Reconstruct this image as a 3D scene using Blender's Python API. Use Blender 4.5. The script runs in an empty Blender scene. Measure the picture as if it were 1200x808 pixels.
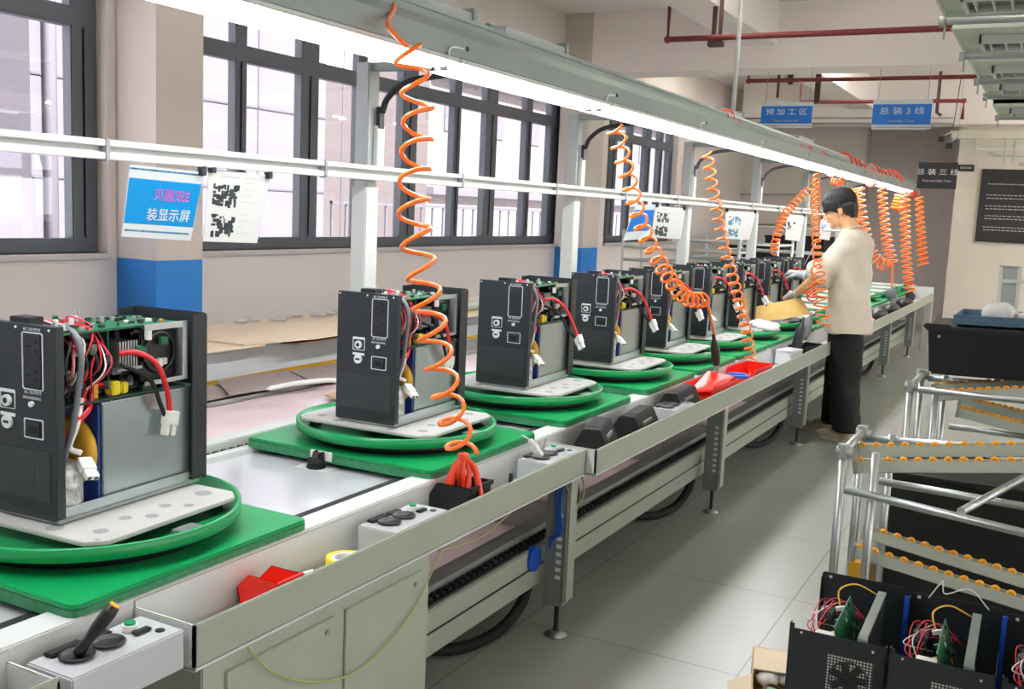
import bpy, bmesh, math, random
from mathutils import Vector, Matrix, noise as mnoise
random.seed(7)
PI = math.pi
sc = bpy.context.scene
COL = sc.collection

# ---------------------------------------------------------------- camera
F_PX = 1191.92
MW = ((0.8795384, 0.4737527, 0.0443906), (-0.1014102, 0.0954850, 0.9902518), (0.4648958, -0.8754662, 0.1320261))
CAM_H = 1.5
cd = bpy.data.cameras.new('camera'); cam = bpy.data.objects.new('camera', cd); COL.objects.link(cam)
cd.sensor_width = 36; cd.lens = F_PX / 1200 * 36; cd.clip_start = 0.02; cd.clip_end = 300
R3 = Matrix(MW).transposed()
cam.matrix_world = Matrix.Translation((0, 0, CAM_H)) @ R3.to_4x4()
sc.camera = cam

def ray(px, py): return R3 @ Vector((px - 600, 404 - py, -F_PX))
def onx(px, py, x):
    d = ray(px, py); return Vector((0, 0, CAM_H)) + d * (x / d[0])
def ony(px, py, y):
    d = ray(px, py); return Vector((0, 0, CAM_H)) + d * (y / d[1])
def onz(px, py, z):
    d = ray(px, py); return Vector((0, 0, CAM_H)) + d * ((z - CAM_H) / d[2])

# ---------------------------------------------------------------- materials
def srgb(r, g, b):
    f = lambda c: (c/255/12.92) if c/255 <= .04045 else ((c/255+.055)/1.055)**2.4
    return (f(r), f(g), f(b), 1)
def mat(name, col, rough=.5, metal=0, var=0, vscale=8, bump=0, bscale=60, spec=.5, emit=None, estr=0, stretch=None, coat=0):
    m = bpy.data.materials.new(name); m.use_nodes = True
    nt = m.node_tree; p = nt.nodes['Principled BSDF']
    c = srgb(*col) if len(col) == 3 else col
    p.inputs['Base Color'].default_value = c
    p.inputs['Roughness'].default_value = rough
    p.inputs['Metallic'].default_value = metal
    p.inputs['Specular IOR Level'].default_value = spec
    if coat: p.inputs['Coat Weight'].default_value = coat
    tc = nt.nodes.new('ShaderNodeTexCoord')
    src = tc.outputs['Object']
    if stretch:
        mp = nt.nodes.new('ShaderNodeMapping'); mp.inputs['Scale'].default_value = stretch
        nt.links.new(src, mp.inputs['Vector']); src = mp.outputs['Vector']
    if var:
        n = nt.nodes.new('ShaderNodeTexNoise'); n.inputs['Scale'].default_value = vscale; n.inputs['Detail'].default_value = 6
        nt.links.new(src, n.inputs['Vector'])
        r = nt.nodes.new('ShaderNodeValToRGB')
        r.color_ramp.elements[0].position = .3; r.color_ramp.elements[1].position = .7
        r.color_ramp.elements[0].color = tuple(max(0, k*(1-var)) for k in c[:3]) + (1,)
        r.color_ramp.elements[1].color = tuple(min(1, k*(1+var)) for k in c[:3]) + (1,)
        nt.links.new(n.outputs['Fac'], r.inputs['Fac']); nt.links.new(r.outputs['Color'], p.inputs['Base Color'])
    if bump:
        n = nt.nodes.new('ShaderNodeTexNoise'); n.inputs['Scale'].default_value = bscale; n.inputs['Detail'].default_value = 4
        nt.links.new(src, n.inputs['Vector'])
        bp = nt.nodes.new('ShaderNodeBump'); bp.inputs['Strength'].default_value = bump; bp.inputs['Distance'].default_value = .01
        nt.links.new(n.outputs['Fac'], bp.inputs['Height']); nt.links.new(bp.outputs['Normal'], p.inputs['Normal'])
    if emit:
        p.inputs['Emission Color'].default_value = srgb(*emit); p.inputs['Emission Strength'].default_value = estr
    return m

M = {}
M['wall'] = mat('wall_paint', (222, 214, 207), .85, var=.03, vscale=1.5)
M['pillar'] = mat('pillar_paint', (206, 196, 188), .85, var=.03, vscale=1.5)
M['ceil'] = mat('ceiling_paint', (240, 232, 226), .9, var=.02, vscale=1)
M['wall_shaded'] = mat('shaded_wall_paint', (214, 206, 204), .85, var=.03, vscale=1.2)  # shade of the unlit recess put into a darker wall colour
M['wall_cream'] = mat('cream_wall_paint', (218, 210, 196), .85, var=.03, vscale=1.2)
M['blue_paint'] = mat('blue_wall_paint', (38, 128, 208), .6, var=.04, vscale=6)
M['frame'] = mat('window_frame', (84, 90, 96), .45)
M['sill'] = mat('sill_paint', (190, 184, 180), .6)
M['white_metal'] = mat('white_coated_steel', (192, 196, 192), .35, var=.02, vscale=5)
M['pan'] = mat('white_laminate', (190, 192, 196), .18, var=.02, vscale=3, coat=.3)
M['trough'] = mat('grey_white_steel', (158, 166, 150), .38, var=.03, vscale=6)
M['trough_in'] = mat('trough_inside_steel', (204, 207, 206), .3, var=.03, vscale=6)
M['alu'] = mat('aluminium', (186, 192, 190), .34, .75, var=.04, vscale=12)
M['alu_d'] = mat('dull_aluminium', (165, 170, 168), .5, .45, var=.05, vscale=10)
M['hood'] = mat('grey_hood_metal', (134, 146, 142), .45, .25, var=.05, vscale=3)
M['galv'] = mat('galvanised_sheet', (178, 190, 190), .28, .8, var=.06, vscale=9)
M['green'] = mat('green_paint', (8, 144, 80), .32, var=.08, vscale=10)
M['green_edge'] = mat('green_board_edge', (48, 128, 84), .6, var=.25, vscale=70)
M['plate'] = mat('grey_white_board', (176, 175, 172), .42, var=.04, vscale=14)
M['hole'] = mat('hole_grey', (138, 140, 140), .6)
M['black'] = mat('black_coated_steel', (35, 41, 45), .42, var=.08, vscale=30)
M['blk_pl'] = mat('black_plastic', (22, 24, 26), .45)
M['blk_rub'] = mat('black_rubber', (16, 16, 17), .75)
M['grey_pl'] = mat('grey_plastic', (110, 114, 118), .5)
M['outlet'] = mat('outlet_plastic', (34, 38, 43), .4)
M['print'] = mat('white_print', (212, 216, 218), .6)
M['wh_pl'] = mat('white_plastic', (226, 226, 222), .4)
M['red'] = mat('red_insulation', (214, 34, 44), .35)
M['pink'] = mat('pink_insulation', (212, 60, 92), .4)
M['redbin'] = mat('red_bin_plastic', (242, 44, 28), .35)
M['orange'] = mat('orange_hose', (252, 118, 22), .28, coat=.3)
M['orange_r'] = mat('red_orange_hose', (240, 70, 34), .3, coat=.3)
M['yellow'] = mat('yellow_tape', (236, 214, 40), .5)
M['ywheel'] = mat('orange_yellow_wheel', (240, 168, 44), .45)
M['blue'] = mat('blue_plastic', (24, 84, 190), .4)
M['dblue'] = mat('dark_blue_film', (24, 52, 130), .4)
M['pcb'] = mat('circuit_board', (16, 92, 58), .4, var=.25, vscale=120)
M['pcbd'] = mat('dark_circuit_board', (18, 58, 42), .45, var=.3, vscale=150)
M['gold'] = mat('yellow_winding', (206, 158, 40), .45, .2)
M['kraft'] = mat('cardboard', (196, 168, 128), .85, var=.07, vscale=9)
M['kraft_l'] = mat('pale_cardboard', (226, 208, 180), .85, var=.05, vscale=5)
M['kraft_d'] = mat('brown_cardboard', (134, 100, 74), .9, var=.1, vscale=9)
M['earth'] = mat('green_yellow_insulation', (168, 172, 108), .5)
M['tan'] = mat('tan_board', (196, 160, 92), .7, var=.08, vscale=14)
M['mauve'] = mat('grey_mauve_sheet', (158, 144, 142), .7, var=.06, vscale=7)
M['leg_grey'] = mat('leg_grey_steel', (124, 132, 130), .45, var=.04)
M['film'] = mat('pinkish_plastic_film', (216, 194, 196), .3, var=.06, vscale=6, bump=.25, bscale=7)
M['film_d'] = mat('shelf_film', (200, 188, 190), .25, var=.2, vscale=2.2, bump=.35, bscale=6)
M['greyt'] = mat('grey_table_top', (150, 144, 142), .5, var=.06, vscale=8)
M['bench'] = mat('white_bench_board', (204, 208, 210), .5, var=.04, vscale=12)
M['pipe_red'] = mat('dark_red_pipe', (112, 34, 34), .5)
M['pipe_br'] = mat('brown_pipe', (72, 44, 38), .6)
M['sign_b'] = mat('sign_blue', (0, 110, 200), .45)
M['sign_c'] = mat('sign_cyan_blue', (14, 140, 205), .4)
M['sign_w'] = mat('sign_white', (204, 210, 212), .4)
M['paper'] = mat('paper', (206, 206, 204), .6)
M['ink'] = mat('dark_ink', (46, 52, 56), .7, var=.6, vscale=60)
M['ink_bl'] = mat('blue_grey_ink', (70, 120, 150), .7, var=.6, vscale=60)
M['grey_line'] = mat('grey_print', (176, 178, 180), .7)
M['magenta'] = mat('pink_print', (214, 84, 178), .6)
M['sign_k'] = mat('sign_black', (34, 36, 46), .4)
M['boardk'] = mat('notice_board_black', (40, 38, 40), .45, var=.05, vscale=3)
M['skin'] = mat('skin', (224, 172, 128), .5, var=.04, vscale=20)
M['hair'] = mat('dark_hair', (36, 35, 37), .6, var=.35, vscale=30, stretch=(1, 1, .2))
M['shirt'] = mat('off_white_cotton', (206, 198, 180), .85, bump=.15, bscale=200)
M['trous'] = mat('black_cloth', (20, 20, 21), .85)
M['glove'] = mat('grey_knit_glove', (160, 168, 170), .85, bump=.4, bscale=300)
M['shoe'] = mat('beige_canvas', (196, 184, 158), .8)
M['sole'] = mat('shoe_sole', (206, 200, 180), .6)
M['lip'] = mat('lip_skin', (196, 112, 96), .5)
M['tray_bl'] = mat('blue_grey_tray', (84, 116, 138), .5)
M['cream'] = mat('cream_steel', (196, 192, 172), .5)
M['louver'] = mat('pale_green_steel', (182, 192, 178), .4)
M['louv_d'] = mat('louver_grey', (130, 134, 126), .5)  # even mid grey of the reflector behind the blades
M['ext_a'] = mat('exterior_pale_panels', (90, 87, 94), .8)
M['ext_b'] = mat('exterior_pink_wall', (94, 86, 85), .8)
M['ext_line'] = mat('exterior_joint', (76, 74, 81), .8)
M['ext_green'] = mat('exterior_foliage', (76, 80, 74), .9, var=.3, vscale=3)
M['ext_ground'] = mat('exterior_ground', (190, 186, 180), .9)
M['silver_wrap'] = mat('silver_wrap', (190, 194, 190), .3, .4, var=.5, vscale=40, bump=.5, bscale=60)
M['tube'] = mat('lamp_diffuser', (250, 252, 252), .3, emit=(250, 253, 255), estr=12.0)
M['fill_tube'] = mat('fill_lamp_tube', (250, 250, 250), .3, emit=(255, 250, 240), estr=30.0)  # glow of the added fill lamps, all out of view
M['clear'] = mat('clear_plastic', (224, 226, 230), .2)

def vent_mat(name, base, dot, scale):
    m = bpy.data.materials.new(name); m.use_nodes = True; nt = m.node_tree; p = nt.nodes['Principled BSDF']
    tc = nt.nodes.new('ShaderNodeTexCoord'); v = nt.nodes.new('ShaderNodeTexVoronoi')
    v.inputs['Scale'].default_value = scale; v.inputs['Randomness'].default_value = 0.0
    r = nt.nodes.new('ShaderNodeValToRGB'); r.color_ramp.interpolation = 'CONSTANT'
    r.color_ramp.elements[0].color = srgb(*dot); r.color_ramp.elements[1].color = srgb(*base); r.color_ramp.elements[1].position = .36
    v.voronoi_dimensions = '2D'; sx = nt.nodes.new('ShaderNodeSeparateXYZ'); cx = nt.nodes.new('ShaderNodeCombineXYZ')
    nt.links.new(tc.outputs['Object'], sx.inputs[0]); nt.links.new(sx.outputs['X'], cx.inputs['X']); nt.links.new(sx.outputs['Z'], cx.inputs['Y'])
    nt.links.new(cx.outputs[0], v.inputs['Vector']); nt.links.new(v.outputs['Distance'], r.inputs['Fac'])
    nt.links.new(r.outputs['Color'], p.inputs['Base Color']); p.inputs['Roughness'].default_value = .45
    return m
M['vent'] = vent_mat('perforated_panel', (58, 64, 68), (12, 13, 14), 170)
M['grille'] = vent_mat('fan_grille', (30, 32, 34), (190, 190, 184), 130)

def floor_mat():
    m = bpy.data.materials.new('polished_floor'); m.use_nodes = True; nt = m.node_tree; p = nt.nodes['Principled BSDF']
    tc = nt.nodes.new('ShaderNodeTexCoord')
    n = nt.nodes.new('ShaderNodeTexNoise'); n.inputs['Scale'].default_value = 1.3; n.inputs['Detail'].default_value = 8
    nt.links.new(tc.outputs['Object'], n.inputs['Vector'])
    r = nt.nodes.new('ShaderNodeValToRGB'); r.color_ramp.elements[0].color = srgb(156, 160, 153); r.color_ramp.elements[1].color = srgb(168, 172, 164)
    r.color_ramp.elements[0].position = .2; r.color_ramp.elements[1].position = .8
    nt.links.new(n.outputs['Fac'], r.inputs['Fac'])
    br = nt.nodes.new('ShaderNodeTexBrick'); br.inputs['Scale'].default_value = 1.0
    br.offset = 0; br.inputs['Brick Width'].default_value = .8; br.inputs['Row Height'].default_value = .8
    br.inputs['Mortar Size'].default_value = .0025
    nt.links.new(tc.outputs['Object'], br.inputs['Vector'])
    mx = nt.nodes.new('ShaderNodeMixRGB'); mx.inputs['Color2'].default_value = srgb(110, 108, 102)
    nt.links.new(r.outputs['Color'], mx.inputs['Color1']); nt.links.new(br.outputs['Fac'], mx.inputs['Fac'])
    nt.links.new(mx.outputs['Color'], p.inputs['Base Color'])
    n2 = nt.nodes.new('ShaderNodeTexNoise'); n2.inputs['Scale'].default_value = 5; n2.inputs['Detail'].default_value = 2
    nt.links.new(tc.outputs['Object'], n2.inputs['Vector'])
    mr = nt.nodes.new('ShaderNodeMapRange'); mr.inputs['To Min'].default_value = .27; mr.inputs['To Max'].default_value = .31
    nt.links.new(n2.outputs['Fac'], mr.inputs['Value']); nt.links.new(mr.outputs['Result'], p.inputs['Roughness'])
    return m
M['floor'] = floor_mat()
def glass_mat():
    m = bpy.data.materials.new('window_glass'); m.use_nodes = True; nt = m.node_tree; nt.nodes.clear()
    o = nt.nodes.new('ShaderNodeOutputMaterial'); t = nt.nodes.new('ShaderNodeBsdfTransparent'); g = nt.nodes.new('ShaderNodeBsdfGlossy')
    t.inputs['Color'].default_value = (.95, .95, .97, 1); g.inputs['Roughness'].default_value = .02
    mx = nt.nodes.new('ShaderNodeMixShader'); mx.inputs['Fac'].default_value = .06
    nt.links.new(t.outputs[0], mx.inputs[1]); nt.links.new(g.outputs[0], mx.inputs[2]); nt.links.new(mx.outputs[0], o.inputs[0])
    return m
M['glass'] = glass_mat()

# ---------------------------------------------------------------- mesh builder
class MB:
    def __init__(s): s.v = []; s.f = []; s.m = []; s.sm = []
    def add(s, vs, fs, mi=0, smooth=False):
        o = len(s.v); s.v += [tuple(v) for v in vs]
        for f in fs: s.f.append(tuple(i + o for i in f)); s.m.append(mi); s.sm.append(smooth)
        return s
    def b(s, x0, x1, y0, y1, z0, z1, mi=0, M4=None):
        vs = [Vector((x, y, z)) for z in (z0, z1) for y in (y0, y1) for x in (x0, x1)]
        if M4 is not None: vs = [M4 @ v for v in vs]
        return s.add(vs, [(0, 2, 3, 1), (4, 5, 7, 6), (0, 1, 5, 4), (1, 3, 7, 5), (3, 2, 6, 7), (2, 0, 4, 6)], mi)
    def cb(s, c, sz, mi=0, rot=None):
        M4 = Matrix.Translation(c)
        if rot is not None: M4 = M4 @ (rot if isinstance(rot, Matrix) else Matrix.Rotation(rot, 4, 'Z'))
        x, y, z = [k/2 for k in sz]
        return s.b(-x, x, -y, y, -z, z, mi, M4)
    def prism(s, poly, a0, a1, axis='z', mi=0):
        n = len(poly)
        def P(p, a):
            return {'z': (p[0], p[1], a), 'y': (p[0], a, p[1]), 'x': (a, p[0], p[1])}[axis]
        vs = [P(p, a0) for p in poly] + [P(p, a1) for p in poly]
        fs = [tuple(range(n))[::-1], tuple(range(n, 2*n))] + [(i, (i+1) % n, n+(i+1) % n, n+i) for i in range(n)]
        return s.add(vs, fs, mi)
    def tube(s, pts, r, seg=8, mi=0, caps=True, closed=False):
        pts = [Vector(p) for p in pts]; n = len(pts)
        rs = r if isinstance(r, (list, tuple)) else [r]*n
        T = []
        for i in range(n):
            if closed: t = pts[(i+1) % n] - pts[i-1]
            else: t = pts[min(i+1, n-1)] - pts[max(i-1, 0)]
            T.append(t.normalized() if t.length > 1e-9 else Vector((0, 0, 1)))
        u = T[0].orthogonal().normalized(); vs = []
        for i in range(n):
            if i: u = (u - T[i]*u.dot(T[i]));
            if u.length < 1e-6: u = T[i].orthogonal()
            u.normalize(); w = T[i].cross(u)
            for k in range(seg):
                a = 2*PI*k/seg; vs.append(pts[i] + (u*math.cos(a) + w*math.sin(a))*rs[i])
        fs = []
        for i in range(n if closed else n-1):
            j = (i+1) % n
            for k in range(seg): fs.append((i*seg+k, i*seg+(k+1) % seg, j*seg+(k+1) % seg, j*seg+k))
        s.add(vs, fs, mi, True)
        if caps and not closed:
            o = len(s.v) - n*seg
            s.f.append(tuple(o+k for k in range(seg))[::-1]); s.m.append(mi); s.sm.append(False)
            s.f.append(tuple(o+(n-1)*seg+k for k in range(seg))); s.m.append(mi); s.sm.append(False)
        return s
    def lathe(s, prof, c=(0, 0, 0), seg=24, mi=0, axis='z', smooth=True, close=False):
        c = Vector(c); n = len(prof); vs = []
        for (r, z) in prof:
            for k in range(seg):
                a = 2*PI*k/seg; p = (r*math.cos(a), r*math.sin(a), z)
                if axis == 'y': p = (p[0], p[2], p[1])
                if axis == 'x': p = (p[2], p[0], p[1])
                vs.append(c + Vector(p))
        fs = [(i*seg+k, i*seg+(k+1) % seg, (i+1)*seg+(k+1) % seg, (i+1)*seg+k) for i in range(n-1) for k in range(seg)]
        if close: fs += [((n-1)*seg+k, (n-1)*seg+(k+1) % seg, (k+1) % seg, k) for k in range(seg)]
        s.add(vs, fs, mi, smooth)
        return s
    def cyl(s, c, r, h, seg=20, mi=0, axis='z'):
        return s.lathe([(0.0001, 0), (r, 0), (r, h), (0.0001, h)], c, seg, mi, axis, smooth=False)
    def ring(s, c, R, r, seg=32, rs=8, mi=0, axis='z'):
        return s.lathe([(R + r*math.cos(2*PI*k/rs), r*math.sin(2*PI*k/rs)) for k in range(rs)], c, seg, mi, axis, close=True)
    def rrect(s, cx, cz, w, h, rad, t, y0, y1, mi=0):
        # flat rounded-rectangle outline of line width t in the XZ plane
        o = rr(cx, cz, w, h, rad); i = rr(cx, cz, w-2*t, h-2*t, max(rad-t, .0005)); n = len(o)
        vs = [(p[0], y0, p[1]) for p in o] + [(p[0], y0, p[1]) for p in i] + [(p[0], y1, p[1]) for p in o] + [(p[0], y1, p[1]) for p in i]
        fs = []
        for k in range(n):
            j = (k+1) % n
            fs += [(k, j, n+j, n+k), (k, 2*n+k, 2*n+j, j), (n+k, n+j, 3*n+j, 3*n+k)]
        return s.add(vs, fs, mi)
    def build(s, name, mats, parent=None, bevel=0, seg=2, loc=None, ang=35):
        me = bpy.data.meshes.new(name); me.from_pydata(s.v, [], s.f)
        if not isinstance(mats, (list, tuple)): mats = [mats]
        for m in mats: me.materials.append(M[m] if isinstance(m, str) else m)
        me.polygons.foreach_set('material_index', s.m); me.polygons.foreach_set('use_smooth', s.sm)
        bm = bmesh.new(); bm.from_mesh(me); bmesh.ops.recalc_face_normals(bm, faces=bm.faces)
        if bevel:
            ed = [e for e in bm.edges if len(e.link_faces) == 2 and e.calc_face_angle(0) > math.radians(ang)]
            if ed: bmesh.ops.bevel(bm, geom=ed, offset=bevel, segments=seg, affect='EDGES', clamp_overlap=True)
        bm.to_mesh(me); bm.free()
        o = bpy.data.objects.new(name, me); COL.objects.link(o)
        if parent: o.parent = parent
        if loc is not None: o.location = loc
        return o
def rr(cx, cz, w, h, rad, n=4):
    out = []
    for (sx, sz, a0) in ((1, 1, 0), (-1, 1, 90), (-1, -1, 180), (1, -1, 270)):
        for k in range(n+1):
            a = math.radians(a0 + 90*k/n)
            out.append((cx + sx*(w/2-rad) + rad*math.cos(a), cz + sz*(h/2-rad) + rad*math.sin(a)))
    return out
def tag(o, label=None, cat=None, group=None, kind=None):
    if label: o['label'] = label
    if cat: o['category'] = cat
    if group: o['group'] = group
    if kind: o['kind'] = kind
    return o
def thing(name, label, cat, loc=(0, 0, 0), rz=0, group=None):
    o = bpy.data.objects.new(name, None); COL.objects.link(o); o.location = loc; o.rotation_euler = (0, 0, rz)
    o.empty_display_size = .05
    return tag(o, label, cat, group)
def struct(name, mb, m, parent=None, bevel=0):
    o = mb.build(name, m, parent, bevel)
    if not parent: o['kind'] = 'structure'
    return o
def dup(root, loc=None, rz=None, label=None, group=None):
    r = root.copy(); COL.objects.link(r)
    if loc is not None: r.location = loc
    if rz is not None: r.rotation_euler = (0, 0, rz)
    if label: r['label'] = label
    if group: r['group'] = group
    for ch in list(root.children):
        c = ch.copy(); COL.objects.link(c); c.parent = r
        for g in list(ch.children):
            d = g.copy(); COL.objects.link(d); d.parent = c
    return r
def text(s, size, loc, rot, m, parent, name='lettering', align='CENTER', ext=.0004, sx=1):
    cu = bpy.data.curves.new(name, 'FONT'); cu.body = s; cu.size = size; cu.align_x = align; cu.align_y = 'CENTER'; cu.extrude = ext
    cu.resolution_u = 2
    t = bpy.data.objects.new(name + '_src', cu); COL.objects.link(t)
    bpy.context.view_layer.update()
    dg = bpy.context.evaluated_depsgraph_get()
    me = bpy.data.meshes.new_from_object(t.evaluated_get(dg)); me.name = name
    bpy.data.objects.remove(t)
    me.materials.clear(); me.materials.append(M[m])
    o = bpy.data.objects.new(name, me); COL.objects.link(o); o.location = loc; o.rotation_euler = rot; o.scale = (sx, 1, 1)
    if parent: o.parent = parent
    return o
def cr(pts, n=8):
    # Catmull-Rom through points
    P = [Vector(p) for p in pts]; P = [P[0]*2-P[1]] + P + [P[-1]*2-P[-2]]; out = []
    for i in range(1, len(P)-2):
        for k in range(n):
            t = k/n; a, b, c, d = P[i-1], P[i], P[i+1], P[i+2]
            out.append(.5*((2*b) + (c-a)*t + (2*a-5*b+4*c-d)*t*t + (3*b-a-3*c+d)*t**3))
    out.append(P[-2]); return out
def helix(path, R, pitch, ph=0, spt=14, Rf=None):
    P = cr(path, 20); L = [0]
    for i in range(1, len(P)): L.append(L[-1] + (P[i]-P[i-1]).length)
    tot = L[-1]; turns = tot/pitch; n = int(turns*spt); out = []; j = 0; u = None
    for k in range(n+1):
        s_ = tot*k/n
        while j < len(L)-2 and L[j+1] < s_: j += 1
        f = (s_-L[j])/max(L[j+1]-L[j], 1e-9); p = P[j].lerp(P[j+1], f); t = (P[j+1]-P[j]).normalized()
        if u is None: u = Vector((1, 0, 0))
        u = (u - t*u.dot(t)).normalized(); w = t.cross(u)
        r = R if Rf is None else R*Rf(k/n)
        a = ph + 2*PI*k/spt
        out.append(p + (u*math.cos(a) + w*math.sin(a))*r)
    return out
def wob(a, b, sag=.0, n=5, j=.0, rnd=random):
    a, b = Vector(a), Vector(b); out = []
    for k in range(n+1):
        t = k/n; p = a.lerp(b, t); p.z -= sag*4*t*(1-t)
        if 0 < k < n: p += Vector((rnd.uniform(-j, j), rnd.uniform(-j, j), rnd.uniform(-j, j)))
        out.append(p)
    return cr(out, 5)

def evalmesh(o):
    bpy.context.view_layer.update()
    dg = bpy.context.evaluated_depsgraph_get()
    return bpy.data.meshes.new_from_object(o.evaluated_get(dg))
def blob(mb, name, m, parent, voxel=.006, smooth=4, fn=None):
    o = mb.build(name, m)
    r = o.modifiers.new('r', 'REMESH'); r.mode = 'VOXEL'; r.voxel_size = voxel
    if smooth:
        s = o.modifiers.new('s', 'SMOOTH'); s.iterations = smooth; s.factor = .5
    me = evalmesh(o); o.modifiers.clear(); o.data = me
    me.materials.clear(); me.materials.append(M[m] if isinstance(m, str) else m)
    if fn:
        nrm = [v.normal.copy() for v in me.vertices]
        for v, nn in zip(me.vertices, nrm): v.co = v.co + fn(v.co, nn)
    me.polygons.foreach_set('use_smooth', [True]*len(me.polygons)); me.update()
    o.parent = parent; return o
def ell(mb, c, r, rot=None, seg=20, rings=12):
    vs = []; fs = []
    M4 = Matrix.Translation(c) @ (rot if rot is not None else Matrix())
    for i in range(rings+1):
        th = PI*i/rings
        for k in range(seg):
            a = 2*PI*k/seg
            vs.append(M4 @ Vector((r[0]*max(math.sin(th), .001)*math.cos(a), r[1]*max(math.sin(th), .001)*math.sin(a), r[2]*math.cos(th))))
    for i in range(rings):
        for k in range(seg): fs.append((i*seg+k, i*seg+(k+1) % seg, (i+1)*seg+(k+1) % seg, (i+1)*seg+k))
    fs.append(tuple(range(seg))); fs.append(tuple(rings*seg+k for k in range(seg))[::-1])
    return mb.add(vs, fs, 0, True)
def cap(mb, p0, r0, p1, r1, seg=14):
    p0, p1 = Vector(p0), Vector(p1); d = (p1-p0).normalized()
    pts = []; rs = []
    for k in range(5):
        a = PI/2*k/4; pts.append(p0 - d*r0*math.cos(a)); rs.append(max(r0*math.sin(a), .0005))
    for k in range(5):
        a = PI/2*k/4; pts.append(p1 + d*r1*math.sin(a)); rs.append(max(r1*math.cos(a), .0005))
    return mb.tube(pts, rs, seg)
def loft(mb, rings, seg=28, caps=True):
    # rings: (cx, cy, cz, rx, ry) horizontal ellipses
    vs = []
    for (x, y, z, rx, ry) in rings:
        for k in range(seg):
            a = 2*PI*k/seg; vs.append((x+rx*math.cos(a), y+ry*math.sin(a), z))
    n = len(rings)
    fs = [(i*seg+k, i*seg+(k+1) % seg, (i+1)*seg+(k+1) % seg, (i+1)*seg+k) for i in range(n-1) for k in range(seg)]
    if caps: fs += [tuple(range(seg))[::-1], tuple((n-1)*seg+k for k in range(seg))]
    return mb.add(vs, fs, 0, True)
# ================================================================= ROOM
struct('floor', MB().b(-4.7, 8.2, -3, 22, -.1, 0), 'floor')
struct('ceiling', MB().b(-4.7, 8.2, -3, 22, 3.42, 3.55), 'ceil')
XW = -4.5
wl = MB()
wl.b(-4.7, XW, -3, 22, 0, 1.17).b(-4.7, XW, -3, 22, 2.8, 3.42)
for y0, y1 in ((-3, -1.2), (3.8, 4.2), (9.41, 10.52), (12.83, 22)): wl.b(-4.7, XW, y0, y1, 1.17, 2.8)
struct('wall_left', wl, 'wall')
def pillar(y0, y1):
    m = MB(); m.b(XW-.01, -4.2, y0, y1, 0, 1.145, 1); m.b(XW-.01, -4.2, y0, y1, 1.145, 3.42, 0)
    return struct('pillar', m, ['pillar', 'blue_paint'])
pillar(3.86, 4.19); pillar(9.3, 9.69); pillar(-1.64, -1.28)
def window(n, y0, y1, bars):
    t = thing('window_%d' % n, None, None); t['kind'] = 'structure'
    f = MB(); x0, x1 = -4.64, -4.57
    f.b(x0, x1, y0, y1, 1.17, 1.245).b(x0-.0, x1+.004, y0, y1, 2.33, 2.43).b(x0, x1, y0, y1, 2.72, 2.8)
    for a, b in bars: f.b(x0, x1+.002, a, b, 1.2, 2.79); f.b(x1, x1+.012, (a+b)/2-.012, (a+b)/2+.012, 1.25, 2.33)
    f.build('window_frame', 'frame', t, .006)
    MB().b(-4.612, -4.606, y0, y1, 1.2, 2.76).build('window_glass', 'glass', t)
    MB().b(-4.7, -4.465, y0, y1, 1.14, 1.17).build('window_sill', 'sill', t, .004)
    return t
window(1, -1.2, 3.8, [(-1.2, -1.08), (.0, .11), (1.2, 1.4), (2.42, 2.53), (3.64, 3.8)])
window(2, 4.2, 9.41, [(4.2, 4.3), (4.83, 4.93), (5.45, 5.63), (6.08, 6.18), (6.65, 6.85), (7.41, 7.51), (7.95, 8.14), (8.71, 8.82), (9.23, 9.41)])
window(3, 10.52, 12.83, [(10.52, 10.6), (10.74, 10.96), (11.33, 11.43), (11.87, 12.03), (12.35, 12.45), (12.7, 12.83)])

# far end of the hall
struct('wall_back', MB().b(-4.5, -2.69, 16, 16.2, 0, 3.42), ['wall'])
struct('wall_recess', MB().b(-2.75, -2.69, 16.2, 16.5, 0, 3.42).b(-2.75, -1.2, 16.4, 16.5, 0, 3.42), ['wall_shaded'])
struct('wall_end', MB().b(-1.33, 8, 15, 15.2, 0, 3.42).b(-1.33, -1.2, 15.2, 20, 0, 3.42), ['wall_cream'])
# right side of the hall: low wall, tall openings to daylight
wr = MB(); wr.b(8, 8.2, -3, 15, 0, 1.0).b(8, 8.2, -3, 15, 2.9, 3.42)
for y in (-3, 1, 5, 9, 13.4): wr.b(8, 8.2, y, y+.6, 1.0, 2.9)
struct('wall_right', wr, 'wall')
wf = MB(); wf.b(-4.7, 8.2, -3.2, -3, 0, 3.42)
struct('wall_front', wf, 'wall')
# ceiling beams
def beam(n, *a): struct('ceiling_beam', MB().b(*a), 'ceil')
beam(1, -4.2, 8, 9.3, 9.72, 2.85, 3.42); beam(2, -4.2, 8, 3.84, 4.2, 2.85, 3.42); beam(3, -4.2, 8, 14.6, 15, 2.85, 3.42)
beam(4, -2.75, -2.4, 4.2, 9.3, 3.05, 3.42); beam(5, -2.75, -2.4, 9.72, 14.6, 3.05, 3.42)
beam(6, 1.6, 1.95, 4.2, 9.3, 3.05, 3.42)

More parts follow.
